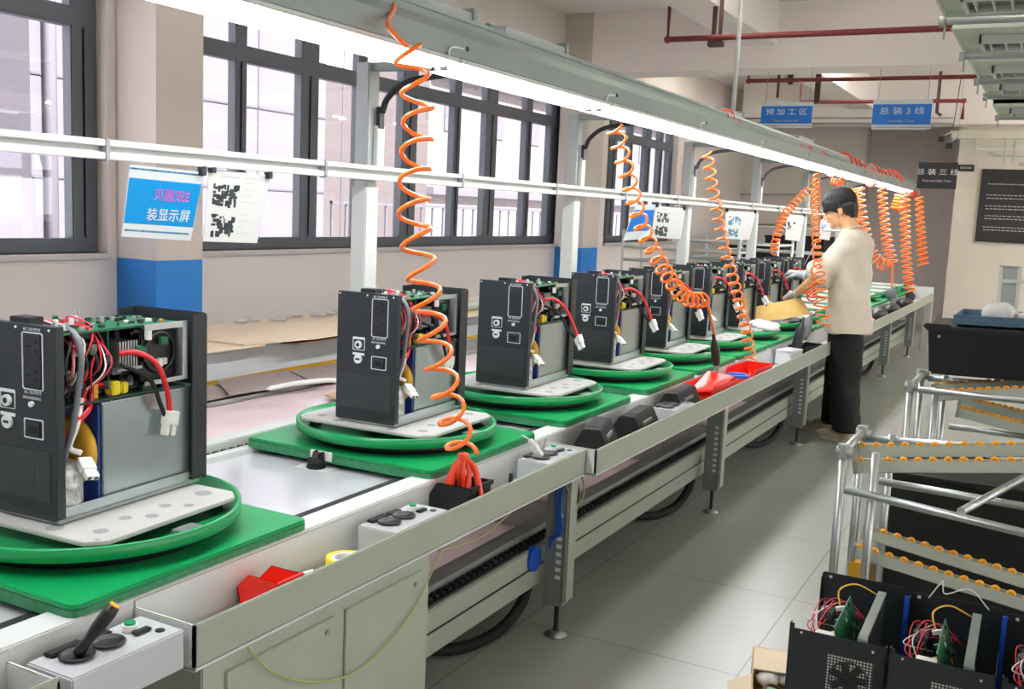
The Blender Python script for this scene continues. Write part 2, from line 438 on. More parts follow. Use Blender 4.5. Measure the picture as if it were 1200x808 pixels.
# sprinkler pipes under the ceiling
def pipe(name, label, pts, r, m, group=None):
    mb = MB()
    mb.tube(pts, r, 10)
    for p in pts[1:-1]: ell(mb, p, (r*1.35,)*3, seg=10, rings=6)
    return tag(mb.build(name, m), label, 'pipe', group)
pipe('sprinkler_pipe', 'dark red pipe run crossing below the ceiling in front of the concrete beam', [(-2.77, 7.5, 3.42), (-2.77, 7.5, 2.82), (-.55, 7.5, 2.82), (.9, 7.5, 2.82)], .022, 'pipe_red')
pipe('drop_pipe', 'short dark red drop joining the front sprinkler pipe beside the louvre lamps', [(-.81, 7.5, 2.84), (-.81, 7.5, 3.1), (-.81, 7.5, 3.42)], .022, 'pipe_red')
mb = MB().b(-2.44, -2.41, 7.52, 7.55, 2.76, 3.42).b(-2.39, -2.365, 7.52, 7.55, 2.8, 3.42).b(-2.46, -2.35, 7.5, 7.57, 2.76, 2.8)
tag(mb.build('pipe_hanger', 'pipe_br', bevel=.003), 'twin brown hanger bars gripping the front dark red pipe', 'pipe hanger')
pipe('sprinkler_pipe', 'dark red pipe run seen below the concrete beam, over the two blue signs', [(-3.12, 11, 3.42), (-3.12, 11, 2.97), (-.88, 11, 2.97), (.6, 11, 2.97)], .022, 'pipe_red')
pipe('sprinkler_pipe', 'thin dark red pipe behind and level with the tops of the blue signs', [(-2.9, 12.4, 3.42), (-2.88, 12.4, 2.9), (-1.1, 12.4, 2.9), (-1.1, 12.4, 2.7)], .022, 'pipe_red')
for px, a, b, w, lb in ((911, 80, 115, .02, 'thin brown drop rod above the left blue sign'), (926, 78, 99, .05, 'short wide brown hanger on the rear pipe'), (957, 82, 121, .055, 'long wide brown hanger ending beside the left blue sign')):
    p0 = ony(px, a, 11.05); p1 = ony(px, b, 11.05)
    tag(MB().b(p1.x-w/2, p1.x+w/2, 11.03, 11.07, p1.z, 3.42).build('pipe_hanger', 'pipe_br', bevel=.003), lb, 'pipe hanger')
pp = ony(1098, 130, 12.5)
tag(MB().tube([(pp.x, 12.5, 3.42), (pp.x, 12.5, pp.z+.2), (pp.x, 12.5, pp.z-.02), (pp.x+.05, 12.5, pp.z-.05)], .018, 8).build('pipe_stub', 'pipe_br'), 'short brown bent pipe end beside the right blue sign', 'pipe')
# thin conduits along the far wall top
for z, lb in ((2.93, 'upper'), (2.86, 'lower')):
    tag(MB().tube([(-4.2, 14.585, z), (-1.4, 14.585, z)], .012, 6).build('conduit', 'alu_d'), '%s of the two thin grey conduits below the far ceiling beam' % lb, 'conduit')

# hanging blue signs
def hang_sign(name, label, p0, p1, y, top, zh, sub, mcol, white=True, ztop=3.42):
    x0, z1 = p0.x, p0.z; x1, z0 = p1.x, p1.z; w = x1-x0; h = z1-z0
    t = thing(name, label, 'sign', ((x0+x1)/2, y, z0))
    MB().b(-w/2, w/2, -.008, .008, 0, h).build('sign_board', 'sign_w' if white else mcol, t, .002)
    if white:
        MB().b(-w/2+.002, w/2-.002, -.011, -.0085, h*.16, h*.84).build('blue_panel', mcol, t)
        MB().b(-w/2+.002, w/2-.002, -.0105, -.0085, h*.06, h*.085).build('stripe', 'hole', t)
    ys = -.0125 if white else -.0095
    text(zh, h*(.27 if white else .25), (0, ys, h*(.6 if white else .62)), (PI/2, 0, 0), 'print', t, sx=1.25)
    text(sub, h*.13, (0, ys, h*(.28 if white else .3)), (PI/2, 0, 0), 'grey_line', t)
    wr = MB()
    for s in (-1, 1): wr.tube([(s*w*.42, 0, h), (s*w*.42, 0, ztop-z0)], .0025, 5)
    wr.build('hanging_wire', 'hole', t)
    return t
hang_sign('hanging_sign', 'blue hanging sign reading 预加工区, nearer the windows', ony(893, 120, 9.5), ony(951, 150, 9.5), 9.5, 0, '预 加 工 区', 'Preprocessing area', 'sign_b', ztop=2.85)
hang_sign('hanging_sign', 'blue hanging sign reading 总装 3 线, beside the louvre lamps', ony(1024, 117, 9.5), ony(1090, 152, 9.5), 9.5, 0, '总 装 3 线', 'Assembly 3 Line', 'sign_b', ztop=2.85)
hang_sign('hanging_sign', 'black hanging sign reading 总装三线 at the far end of the lamp row', ony(1077, 190, 13.6), ony(1120, 222, 13.6), 13.6, 0, '总 装 三 线', 'final assembly 3 line', 'sign_k', white=False)
p0 = ony(1123, 193, 14.97); p1 = ony(1141, 201, 14.97)
t = thing('wall_plate', 'small black plate on the far wall beside the black hanging sign', 'sign', ((p0.x+p1.x)/2, 14.985, p1.z))
w = p1.x-p0.x; h = p0.z-p1.z
MB().b(-w/2, w/2, -.01, .012, 0, h).build('plate', 'sign_k', t, .002)
mb = MB()
for k in range(5): mb.b(-w*.36+k*w*.15, -w*.36+k*w*.15+w*.1, -.012, -.01, h*.35, h*.7)
mb.build('print', 'grey_line', t)
# notice board
p0 = ony(1151, 198, 14.96); p1 = ony(1144, 283, 14.96)
t = thing('notice_board', 'large dark notice board with pale text lines on the far wall', 'notice board', (p0.x, 14.97, p1.z))
W_ = .95; H_ = p0.z-p1.z
MB().b(0, W_, -.015, .025, 0, H_).build('board', 'boardk', t, .004)
mb = MB(); rnd = random.Random(3)
rows = [.79, .64, .595, .49, .45, .355, .315, .2, .16]
for i, r in enumerate(rows):
    x = .09 if i not in (1, 3, 7) else .08
    end = rnd.uniform(.6, .86)
    while x < end:
        l = rnd.uniform(.02, .05); mb.b(x, x+l, -.018, -.015, H_*r, H_*r+.011); x += l+.012
mb.build('text_lines', 'grey_line', t)['kind'] = 'stuff'

# cream cable duct and fittings over the far wall
p = ony(1116, 158, 14.3)
t = thing('cable_duct', 'long cream steel duct running across in front of the far wall above the notice board', 'duct', (p.x, 14.3, p.z))
MB().b(0, 3.2, -.06, .06, -.05, .045).build('duct_body', 'cream', t, .004)
MB().b(-.015, .0, -.07, .07, -.06, .06).build('end_cap', 'alu_d', t, .002)
MB().b(.35, 3.2, -.05, -.03, -.19, -.165).tube([(.3, -.04, -.05), (.3, -.04, -.17), (.36, -.04, -.178)], .01, 6).build('lower_rod', 'white_metal', t)
mb = MB()
for x in (.62, .72): mb.b(x, x+.02, -.05, -.03, -.36, -.05)
mb.b(.5, .85, -.06, -.02, -.27, -.25).b(.45, .52, -.06, -.02, -.25, -.22).b(.8, .88, -.06, -.02, -.38, -.34)
mb.build('bracket', 'alu_d', t, .002)
MB().tube([(-.0, 0, .05), (.03, 0, .6), (.04, 0, 3.42-p.z)], .006, 6).build('hanger_wire', 'pipe_br', t)
for px, py, lb in ((1103, 163, 'upper left'), (1112, 171, 'lower right')):
    q = ony(px, py, 14.0)
    t = thing('camera_box', '%s of two small black boxes hung at the duct end' % lb, 'box', tuple(q))
    MB().cb((0, 0, 0), (.07, .08, .07)).build('box', 'blk_pl', t, .006)
    MB().tube([(0, 0, .03), (.1, .12, .1 if 'upper' in lb else .16)], .008, 6).build('arm', 'alu_d', t)
tag(MB().cb(tuple(ony(1158, 135, 14.98)), (.16, .02, .045)).build('nameplate', 'blk_pl', bevel=.003), 'tiny dark label plate high on the far wall', 'label')
q = ony(1185, 134, 14.7)
tag(MB().tube([(q.x-.1, 14.7, q.z), (q.x+2, 14.7, q.z)], .035, 10).build('grey_tube', 'alu'), 'grey horizontal tube on the far wall above the cream duct', 'tube')

# louvre lamp panels of the neighbouring line
def louvre(y, lb):
    t = thing('louvre_lamp', lb, 'ceiling lamp', (-.65, y, 2.6), 0, None)
    MB().b(0, 2.2, 0, .86, 0, .05).b(0, .012, 0, .86, -.02, .05).b(0, 2.2, -.0, .012, -.025, .05).b(0, 2.2, .848, .86, -.025, .05).build('housing', 'louver', t, .003)
    f = MB(); f.b(.12, 2.1, .35, .365, -.05, 0).b(.12, 2.1, .65, .665, -.05, 0).b(.12, .135, .35, .665, -.05, 0)
    f.build('reflector_frame', 'white_metal', t, .002)
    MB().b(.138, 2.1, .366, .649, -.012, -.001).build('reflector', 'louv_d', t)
    s = MB()
    for k in range(24): s.b(.17+k*.08, .176+k*.08, .366, .649, -.045, -.006)
    s.build('louvre_blades', 'white_metal', t)
    MB().tube([(-.02, .93, -.03), (2.2, .93, -.03)], .02, 10).build('support_pipe', 'alu_d', t)
    MB().tube([(.0, .93, -.12), (.0, .93, .1)], .006, 6).tube([(-.03, .93, -.03), (.0, .93, -.03)], .03, 10).build('pipe_clamp', 'alu_d', t)
    MB().tube([(.1, .93, -.01), (.1, .93, .82)], .004, 5).tube([(1.9, .93, -.01), (1.9, .93, .82)], .004, 5).build('suspension_rod', 'alu_d', t)
for y, lb in ((4.95, 'pale green louvred lamp panel nearest the camera, cut by the frame top'), (6.15, 'second pale green louvred lamp panel from the camera, right of the front red pipe'), (7.35, 'third pale green louvred lamp panel from the camera'), (8.3, 'fourth pale green louvred lamp panel from the camera'), (10.0, 'farthest pale green louvred lamp panel, above the cream duct')): louvre(y, lb)

# unseen batten lamps added to brighten the ceiling, walls and far hall
def fill_lamp(x, y, z=2.8):
    t = thing('fill_batten_lamp', 'added unseen fill lamp, white twin tube batten under the hall ceiling', 'ceiling lamp', (x, y, z), 0, 'added fill lamps outside the view')
    MB().b(-.03, .03, -.62, .62, .02, .06).build('housing', 'white_metal', t, .004)
    MB().tube([(-.045, -.6, 0), (-.045, .6, 0)], .014, 8).tube([(.045, -.6, 0), (.045, .6, 0)], .014, 8).build('lamp_tube', 'fill_tube', t)
    MB().tube([(0, -.4, .06), (0, -.4, 3.42-z)], .004, 5).tube([(0, .4, .06), (0, .4, 3.42-z)], .004, 5).build('rod', 'alu_d', t)
for x, y in ((2.4, 2), (2.4, 8), (4.6, -1), (4.6, 5.2), (4.6, 11.2)): fill_lamp(x, y)
for x, y in ((-2.4, 7.1), (-1.0, 5.3), (-3.4, 12.2), (-2.0, 11.6)): fill_lamp(x, y, 3.35)

for x, y in ((1.0, 10.4), (1.0, 12.6), (.6, 13.9)): fill_lamp(x, y)
# ================================================================= OUTSIDE
world = bpy.data.worlds.new('world'); sc.world = world; world.use_nodes = True
bg = world.node_tree.nodes['Background']; bg.inputs['Color'].default_value = srgb(238, 238, 250); bg.inputs['Strength'].default_value = 2.6
sd = bpy.data.lights.new('sun', 'SUN'); sd.energy = 22.0; sd.angle = .02; sd.color = (1, .97, .93)
sun = bpy.data.objects.new('sun', sd); COL.objects.link(sun); sun.rotation_euler = (math.radians(12), math.radians(42), 0)
struct('ground', MB().b(-80, -4.8, -40, 90, -3.2, -3), 'ext_ground')
def ext_building():
    y0 = onx(36, 150, -9).y; y1 = onx(381, 150, -9).y
    t = thing('building', 'pale lavender panelled building seen through the near windows, with a downpipe', 'building', (-9, y0, -3))
    L = y1-y0
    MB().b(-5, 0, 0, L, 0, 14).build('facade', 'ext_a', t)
    mb = MB()
    for z in (3.55, 4.6, 5.6): mb.b(0, .012, 0, L, z, z+.022)
    for y in (.75, 1.5, 3.2, 4.9, 6.2): mb.b(0, .012, y, y+.02, 0, 14)
    mb.build('panel_joints', 'ext_line', t)
    yp = onx(60, 150, -8.9).y-y0
    mb = MB(); mb.tube([(.1, yp, 0), (.1, yp, 14)], .06, 10)
    for z in (3.2, 4.9, 6.4): mb.b(0, .18, yp-.09, yp+.09, z, z+.06)
    mb.build('downpipe', 'ext_a', t)
ext_building()
y1 = onx(36, 150, -11).y
t = thing('building', 'pinkish building with thin dark bars seen at the left edge of the near window', 'building', (-11, y1-8, -3))
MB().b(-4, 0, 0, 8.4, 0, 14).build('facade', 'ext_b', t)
mb = MB()
for z in (4.25, 4.8, 5.35): mb.b(0, .05, 0, 8, z, z+.035)
for y in (5.6, 7.55): mb.b(0, .06, y, y+.07, 0, 7)
mb.build('bars', 'ext_line', t)
p = onx(0, 207, -8); q = onx(40, 285, -8)
tag(MB().b(-8.6, -8, p.y-3, q.y, -3, p.z).build('outside_wall', 'ext_a'), 'low white wall outside the near window at its lower left', 'wall outside')
y0 = onx(502, 150, -20).y
t = thing('building', 'pale pink building seen through the right half of the middle window', 'building', (-20, y0, -3))
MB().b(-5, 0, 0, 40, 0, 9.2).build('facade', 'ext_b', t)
MB().b(0, .3, 0, 40, 4.9, 5.15).b(0, .3, 0, 40, 9.0, 9.3).build('ledge', 'ext_line', t)
mb = MB()
for k in range(12): mb.b(-.02, .05, 1+k*3.2, 2.2+k*3.2, 7.2, 8.4)
mb.build('window', 'ext_line', t)
# lattice fence
t = thing('fence', 'white lattice fence outside the middle window', 'fence', (-10, onx(388, 240, -10).y, 0))
zt = onx(450, 238, -10).z; zb = onx(450, 300, -10).z; L = 14
mb = MB(); mb.b(-.03, .03, 0, L, zt-.05, zt)
mb.build('top_rail', 'ext_line', t)
mb = MB()
for k in range(40): mb.b(-.015, .015, k*.36, k*.36+.035, -3, zt)
mb.build('palings', 'ext_line', t)
MB().b(-.02, .02, 0, L, -3, zb+.25).build('panel', 'ext_b', t)
mb = MB(); rnd = random.Random(5)
yb = onx(410, 165, -30).y
for k in range(16):
    ell(mb, (-30+rnd.uniform(-1, 1), yb+k*.8, rnd.uniform(1, 3.1)), (1.1, rnd.uniform(.5, 1.0), rnd.uniform(.8, 1.8)), seg=10, rings=7)
tag(mb.build('tree_row', 'ext_green'), 'hazy row of trees far outside the middle window', 'trees', kind='stuff')
# ================================================================= ASSEMBLY LINE
Y0, Y1 = -1.2, 13.4
line = thing('assembly_line', 'long white assembly conveyor line with tool trough running the length of the hall', 'assembly line', (0, 0, 0))
# pan between the rails, left/right rails with chain
MB().b(-2.2, -1.62, Y0, Y1, .66, .7).build('pan', 'pan', line, .002)
MB().b(-1.58, -1.505, Y0, Y1, .60, .725).b(-1.60, -1.56, Y0, Y1, .66, .705).build('right_rail', 'trough_in', line, .003)
MB().b(-1.628, -1.602, Y0, Y1, .69, .712).build('chain_strip', 'blk_rub', line)
MB().b(-2.33, -2.26, Y0, Y1, .60, .735).b(-2.22, -2.18, Y0, Y1, .66, .718).build('left_rail', 'white_metal', line, .003)
mb = MB(); mb.b(-2.26, -2.22, Y0, Y1, .66, .703)
k = 1.0
while k < 6.0: mb.cyl((-2.24, k, .70), .012, .012, 8); k += .036
mb.build('chain', 'blk_rub', line)
# troughs
def trough(x, y0, y1, name):
    m = MB()
    m.b(x-.008, x, y0, y1, .62, .705).b(-1.51, x, y0, y1, .612, .622)
    m.b(-1.51, x, y0, y0+.008, .615, .705).b(-1.51, x, y1-.008, y1, .615, .70)
    m.m = [0]*6 + [1]*18
    m.b(-1.512, -1.502, y0, y1, .612, .72, 1)
    return m.build(name, ['trough', 'trough_in'], line, .002)
trough(-1.345, 1.325, 3.105, 'tool_trough'); trough(-1.31, 3.11, Y1, 'tool_trough'); trough(-1.375, Y0, 1.06, 'tool_trough')
# under frame
def leg(y):
    MB().b(-1.49, -1.415, y-.03, y+.03, .12, .61).b(-1.415, -1.40, y-.032, y+.032, .14, .61, 1).build('leg', ['leg_grey', 'trough'], line, .003)
    m = MB()
    for k in range(9): m.b(-1.4445, -1.425, y-.033, y-.030, .22+k*.028, .234+k*.028)
    m.build('slot_strip', 'print', line)
    MB().cyl((-1.445, y, .02), .009, .11, 10).build('foot_rod', 'blk_pl', line)
    MB().lathe([(.0001, 0), (.04, 0), (.038, .008), (.015, .02), (.0001, .022)], (-1.445, y, 0), 20).build('foot', 'galv', line)
for y in (3.15, 4.98, 6.9, 8.8, 10.65, 12.5): leg(y)
MB().b(-1.40, -1.31, 13.3, 13.4, 0.0, .60).build('end_post', 'white_metal', line, .004)
MB().b(-2.32, -1.31, 13.38, 13.42, .55, .78).build('end_plate', 'white_metal', line, .004)
lr = MB(); lr.b(-1.60, -1.515, 2.17, Y1, .18, .325)
lr.build('lower_beam', 'trough', line, .004)
MB().b(-1.515, -1.5125, 2.17, Y1, .252, .258).build('beam_groove', 'blk_pl', line)
MB().b(-1.575, -1.53, 2.17, Y1, .325, .332).build('lower_chain_guide', 'blk_pl', line)
MB().b(-1.64, -1.58, 2.17, Y1, .325, .352).build('lower_guide_rail', 'alu_d', line, .002)
m = MB(); k = 2.2
while k < 5.5: m.b(-1.565, -1.54, k, k+.018, .332, .342); k += .036
m.build('chain_links', 'blk_rub', line)
MB().b(-2.28, -1.64, 2.17, Y1, .33, .345).build('lower_shelf', 'film_d', line)
MB().b(-2.36, -2.29, 2.17, Y1, .18, .37).build('rear_lower_beam', 'trough', line, .004)
for y in (3.15, 4.98, 6.9, 8.8, 10.65, 12.5): MB().b(-2.36, -2.28, y-.04, y+.04, 0, .61).build('leg', 'trough', line, .004)
# white blanket-like film bags on the shelf
rnd = random.Random(11)
for i, (y, lb) in enumerate(((2.75, 'crumpled pinkish plastic film on the lower shelf beside the cabinet'), (4.0, 'crumpled pinkish plastic film on the lower shelf between the first two legs'), (5.9, 'crumpled pinkish film on the lower shelf before the third leg'))):
    nx, ny = 14, 40; vs = []; fs = []
    for a in range(nx+1):
        for b in range(ny+1):
            u, v = a/nx, b/ny
            e = min(1, 5*min(u, 1-u))*min(1, 6*min(v, 1-v))
            z = .35 + e*(.07 + .05*mnoise.noise(Vector((u*3, v*6, i*5))) + .012*mnoise.noise(Vector((u*12, v*30, i))))
            vs.append((-2.22+u*.57, y-.45+v*.9, z))
    for a in range(nx):
        for b in range(ny): fs.append((a*(ny+1)+b, a*(ny+1)+b+1, (a+1)*(ny+1)+b+1, (a+1)*(ny+1)+b))
    bot = [(x, y_, .346) for x, y_, z in vs]
    o = MB(); o.add(vs, fs, 0, True); o.add(bot, [f[::-1] for f in fs], 0)
    tag(o.build('plastic_film', 'film'), lb, 'plastic film')
# drain hoses curling below the lower beam
for y, lb in ((3.15, 'black corrugated hose looping under the line at the nearest leg'), (4.98, 'black corrugated hose looping under the line at the second leg'), (6.9, 'black corrugated hose looping under the line near the standing person'), (10.65, 'black hose looping under the far part of the line')):
    path = cr([(-1.54, y-.045, .19), (-1.55, y-.09, .11), (-1.58, y-.18, .05), (-1.63, y-.32, .03), (-1.70, y-.45, .06), (-1.76, y-.52, .16)], 12)
    tag(MB().tube(path, [.019 + .002*(i % 2) for i in range(len(path))], 10).build('drain_hose', 'blk_rub'), lb, 'hose')

# cables on the nearest leg
t = thing('leg_cables', 'blue, black and yellow green cables strapped to the nearest line leg', 'cables', (-1.42, 3.15, .33))
mb = MB()
for k in range(5): mb.tube(cr([(-.03+.006*k, -.036, .26), (-.03+.005*k+.004*math.sin(k), -.038, .15), (-.028+.006*k, -.036, .06), (-.05, -.04, .0+.01*k)], 8), .0028, 6)
mb.build('blue_cables', 'blue', t)
MB().tube(cr([(.006, .02, .28), (.02, .03, .2), (.012, .01, .12), (.008, -.02, .06), (.01, -.01, .1)], 8), .004, 7).build('black_cable', 'blk_rub', t)
mb = MB(); mb.tube(cr([(.01, -.02, .285), (.02, .06, .24), (.02, .075, .17), (.006, .04, .13)], 8), .003, 6).tube(cr([(.01, .0, .285), (.02, -.07, .25), (.012, -.04, .22), (.006, 0, .2)], 8), .003, 6)
mb.build('earth_cables', 'earth', t)
MB().cyl((-.105, -.07, -.04), .045, .02, 24, axis='x').build('blue_reel', 'blue', t)
tag(MB().tube(cr([(-1.36, 2.2, .60), (-1.40, 2.5, .55), (-1.43, 2.8, .57), (-1.43, 3.1, .60), (-1.45, 3.5, .57), (-1.46, 3.9, .60)], 10), .0028, 6).build('sagging_cable', 'earth'), 'thin greenish cable sagging under the trough from cabinet to the nearest leg', 'cable')
# control cabinet at the near end
cab = thing('control_cabinet', 'white steel cabinet with two flat doors under the near end of the line', 'cabinet', (-1.36, 1.36, 0))
MB().b(-.82, 0, 0, .80, .03, .612).b(-.8, -.02, .02, .78, 0, .03).build('cabinet_body', 'trough', cab, .003)
for y0, y1 in ((.06, .40), (.44, .755)):
    d = MB().b(0, .006, y0, y1, .06, .575).build('door', 'trough', cab, .002)
    MB().cyl((.006, y1-.03, .545), .006, .004, 10, axis='x').cyl((.006, y1-.03, .09), .006, .004, 10, axis='x').build('door_screw', 'hole', d)
tag(MB().tube(cr([onx(290, 760, -1.345), onx(320, 788, -1.34), onx(370, 800, -1.34), onx(425, 783, -1.34), onx(480, 722, -1.345), onx(518, 645, -1.345)], 10), .0024, 6).build('earth_wire', 'earth'), 'thin yellow green earth wire sagging across the cabinet doors', 'wire')

# consoles with cup holders standing in the trough
def console(y, x1, lb, first=None):
    t = thing('tool_console', lb, 'tool holder', (x1, y, .623))
    MB().b(-.125, -.009, 0, .245, -.0, .077).build('console_box', 'pan', t, .003)
    for yy in (.06, .125):
        h = MB(); h.lathe([(.027, .079), (.031, .0825), (.028, .0845), (.024, .080), (.020, .0785), (.0001, .0785)], (-.072, yy, 0), 24)
        h.build('cup_holder', 'blk_pl', t)
    MB().b(-.122, -.1, .03, .1, .0775, .084).b(-.122, -.1, .11, .16, .0775, .082).build('socket_strip', 'blk_pl', t, .002)
    bt = MB().cyl((-.085, .185, .078), .014, .012, 20).build('push_button', 'wh_pl', t)
    MB().cyl((-.085, .185, .0902), .0105, .004, 20).build('button_cap', 'green', bt)
    MB().cb((-.06, .19, .081), (.016, .036, .006)).build('rocker_switch', 'blk_pl', t, .002)
    MB().cyl((-.04, .215, .0775), .009, .0015, 14).build('cable_hole', 'blk_pl', t)
    return t
c1 = thing('x', None, None); bpy.data.objects.remove(c1)
console(1.07, -1.35, 'white tool console at the near left corner with a screwdriver in its holder')
console(2.0, -1.35, 'white tool console beside the yellow tape, near the first coiled hose')
console(2.85, -1.35, 'white tool console holding a white plug, third along the trough')
console(3.98, -1.32, 'white tool console partly hidden behind the black box lids')
# screwdriver in the first console
d = thing('screwdriver', 'black screwdriver with yellow cap standing in the nearest cup holder', 'screwdriver', (-1.422, 1.13, .705))
R_ = Matrix.Rotation(math.radians(24), 4, 'Y') @ Matrix.Rotation(math.radians(-30), 4, 'X')
mb = MB(); mb.lathe([(.0001, 0), (.009, 0), (.011, .01), (.0085, .03), (.012, .05), (.013, .085), (.010, .1), (.0001, .1)], (0, 0, 0), 14)
mb.v = [tuple(R_ @ Vector(v)) for v in mb.v]; mb.build('handle', 'blk_pl', d)
mb = MB(); mb.cyl((0, 0, .0995), .0098, .003, 14); mb.v = [tuple(R_ @ Vector(v)) for v in mb.v]; mb.build('end_cap', 'ywheel', d)
# plug in third console
d = thing('white_plug', 'white plug standing up in the third tool console', 'plug', (-1.422, 2.91, .705))
R_ = Matrix.Rotation(math.radians(-25), 4, 'Y') @ Matrix.Rotation(math.radians(25), 4, 'X')
mb = MB(); mb.b(-.012, .012, -.009, .009, 0, .05).b(-.008, .008, -.006, .006, .05, .07); mb.v = [tuple(R_ @ Vector(v)) for v in mb.v]; mb.build('plug_body', 'wh_pl', d, .002)
mb = MB().tube([(0, 0, .07), (-.01, -.01, .1)], .0025, 6); mb.v = [tuple(R_ @ Vector(v)) for v in mb.v]; mb.build('cord', 'wh_pl', d)

# open stacking bins and other things in the trough
def obin(name, m, label, loc, rz, w=.1, d=.13, h=.07, back=None, cat='bin', fill=None, tilt=0):
    t = thing(name, label, cat, loc, rz)
    if tilt: t.rotation_euler = (0, tilt, rz)
    a = .003; b_ = MB()
    b_.b(-w/2, w/2, -d/2, d/2, 0, a)
    prof = [(-d/2, a), (d/2, a), (d/2+.004, h), (-d/2+.02, h), (-d/2-.012, h*.55)]
    for s in (-1, 1):
        x0 = s*w/2; b_.prism(prof, x0-(a if s > 0 else 0), x0+(0 if s > 0 else a), 'x')
    b_.b(-w/2, w/2, d/2-.001, d/2+.003, 0, h)
    b_.add([(-w/2, -d/2, a), (w/2, -d/2, a), (w/2, -d/2-.012, h*.55), (-w/2, -d/2-.012, h*.55), (-w/2, -d/2+a, a), (w/2, -d/2+a, a), (w/2, -d/2-.012+a, h*.55), (-w/2, -d/2-.012+a, h*.55)], [(0, 1, 2, 3), (7, 6, 5, 4), (3, 2, 6, 7)])
    b_.build('bin_body', m, t, .0015)
    MB().b(-w/2-.004, w/2+.004, d/2+.0, d/2+.01, h-.012, h+.001).build('rim_handle', m, t, .002)
    return t
ZT = .623
obin('parts_bin', 'redbin', 'small orange-red parts bin in the near trough beside the yellow tape', (-1.43, 1.63, ZT), math.radians(-90), .075, .1, .075)
for i, (dx, dy) in enumerate(((0, 0), (.012, .03), (-.01, .05))):
    tag(MB().tube(cr([(-1.42+dx, 1.62+dy, .65), (-1.40+dx, 1.65+dy, .672), (-1.385+dx, 1.68+dy, .678)], 5), .006, 8).build('white_fitting', 'wh_pl'), 'small white plastic fitting poking out of the orange-red bin', 'fitting', 'white fittings in the orange-red bin')
t = thing('tape_roll', 'roll of yellow tape with white core lying in the near trough', 'tape roll', (-1.405, 1.86, ZT))
MB().lathe([(.036, 0), (.046, 0), (.046, .05), (.036, .05)], (0, 0, 0), 32, close=True).build('yellow_band', 'yellow', t)
MB().lathe([(.026, 0), (.0355, 0), (.0355, .049), (.026, .049)], (0, 0, 0), 32, close=True).build('core', 'wh_pl', t)
obin('parts_bin', 'blk_pl', 'black parts bin under the end of the nearest coiled hose', (-1.435, 2.43, ZT), math.radians(-90), .12, .125, .105)
t = thing('black_clamp', 'small black spring clamp lying in the trough before the third console', 'clamp', (-1.43, 2.74, ZT), .3)
MB().b(-.03, .03, -.05, .05, 0, .012).build('jaw', 'blk_pl', t, .004); MB().b(-.006, .006, -.045, -.035, .01, .07).build('lever', 'blk_pl', t, .002)
def lid(loc, rz, label, w=.09, d=.15, h=.075, m='blk_pl', tilt=0):
    h *= 1.3; d *= 1.25; w *= 1.2; t = thing('black_box' if m == 'blk_pl' else 'red_box', label, 'box', loc, rz); t.rotation_euler = (0, tilt, rz)
    b_ = MB(); b_.prism([(-w/2, 0), (w/2, 0), (w/2, h*.45), (w/4, h), (-w/4, h), (-w/2, h*.55)], -d/2, d/2, 'y')
    b_.build('box_shell', 'blk_rub' if m == 'blk_pl' else m, t, .004)
    MB().b(-w*.2, w*.2, -d*.3, d*.3, h, h+.0015).build('label_patch', 'blk_rub' if m == 'blk_pl' else m, t)
    MB().b(w*.2, w*.42, -d*.25, d*.2, h*.55, h*.75).build('latch', 'grey_pl' if m == 'blk_pl' else m, t, .001)
    return t
lid((-1.41, 3.34, ZT), .25, 'black tool box with slanted face, first beyond the step in the trough', .10, .2, .095)
lid((-1.405, 3.72, ZT), .1, 'black tool box, second beyond the step in the trough', .10, .22, .085)
lid((-1.425, 4.3, ZT+.0), .05, 'low black box behind the fourth console, beside the red trays', .09, .24, .09)
obin('parts_bin', 'redbin', 'large red tray in the trough below the hanging screwdriver', (-1.415, 4.72, ZT), -.08, .15, .34, .10)
obin('parts_bin', 'redbin', 'second red tray along the trough, beyond the blue ring', (-1.415, 5.42, ZT), -.06, .15, .32, .095)
mb = MB()
mb.add([(-.07, -.14, .03), (.06, -.12, .05), (.07, .13, .085), (-.06, .12, .1), (-.07, -.14, .02), (.06, -.12, .04), (.07, .13, .075), (-.06, .12, .09)], [(0, 1, 2, 3), (7, 6, 5, 4), (0, 4, 5, 1), (1, 5, 6, 2), (2, 6, 7, 3), (3, 7, 4, 0)])
o = tag(mb.build('red_sheet', 'redbin', bevel=.003), 'bent red plastic sheet lying over the large red tray', 'sheet'); o.location = (-1.415, 4.74, ZT+.028)
tag(MB().ring((-1.385, 5.08, ZT+.085), .05, .01).build('blue_ring', 'blue'), 'blue plastic ring standing between the two red trays', 'ring').location.z = .0
t = thing('pliers', 'dark pliers with orange grips lying in the trough before the clear box', 'pliers', (-1.40, 6.05, ZT+.006), .6)
MB().b(-.008, .008, .0, .07, -.005, .005).build('jaw', 'hole', t, .002)
for s in (-1, 1): MB().tube(cr([(s*.004, 0, 0), (s*.02, -.04, 0), (s*.024, -.1, 0)], 5), .006, 8).build('handle', 'orange_r', t)
t = thing('clear_box', 'translucent white parts box in the trough near the person', 'box', (-1.42, 6.35, ZT), -.2)
MB().b(-.05, .05, -.09, .09, 0, .085).build('box_body', 'clear', t, .006); MB().b(-.053, .053, -.093, .093, .083, .09).build('box_lid', 'clear', t, .003)
obin('parts_bin', 'blk_pl', 'black parts bin in the trough in front of the person', (-1.405, 6.72, ZT), -.2, .13, .26, .085)
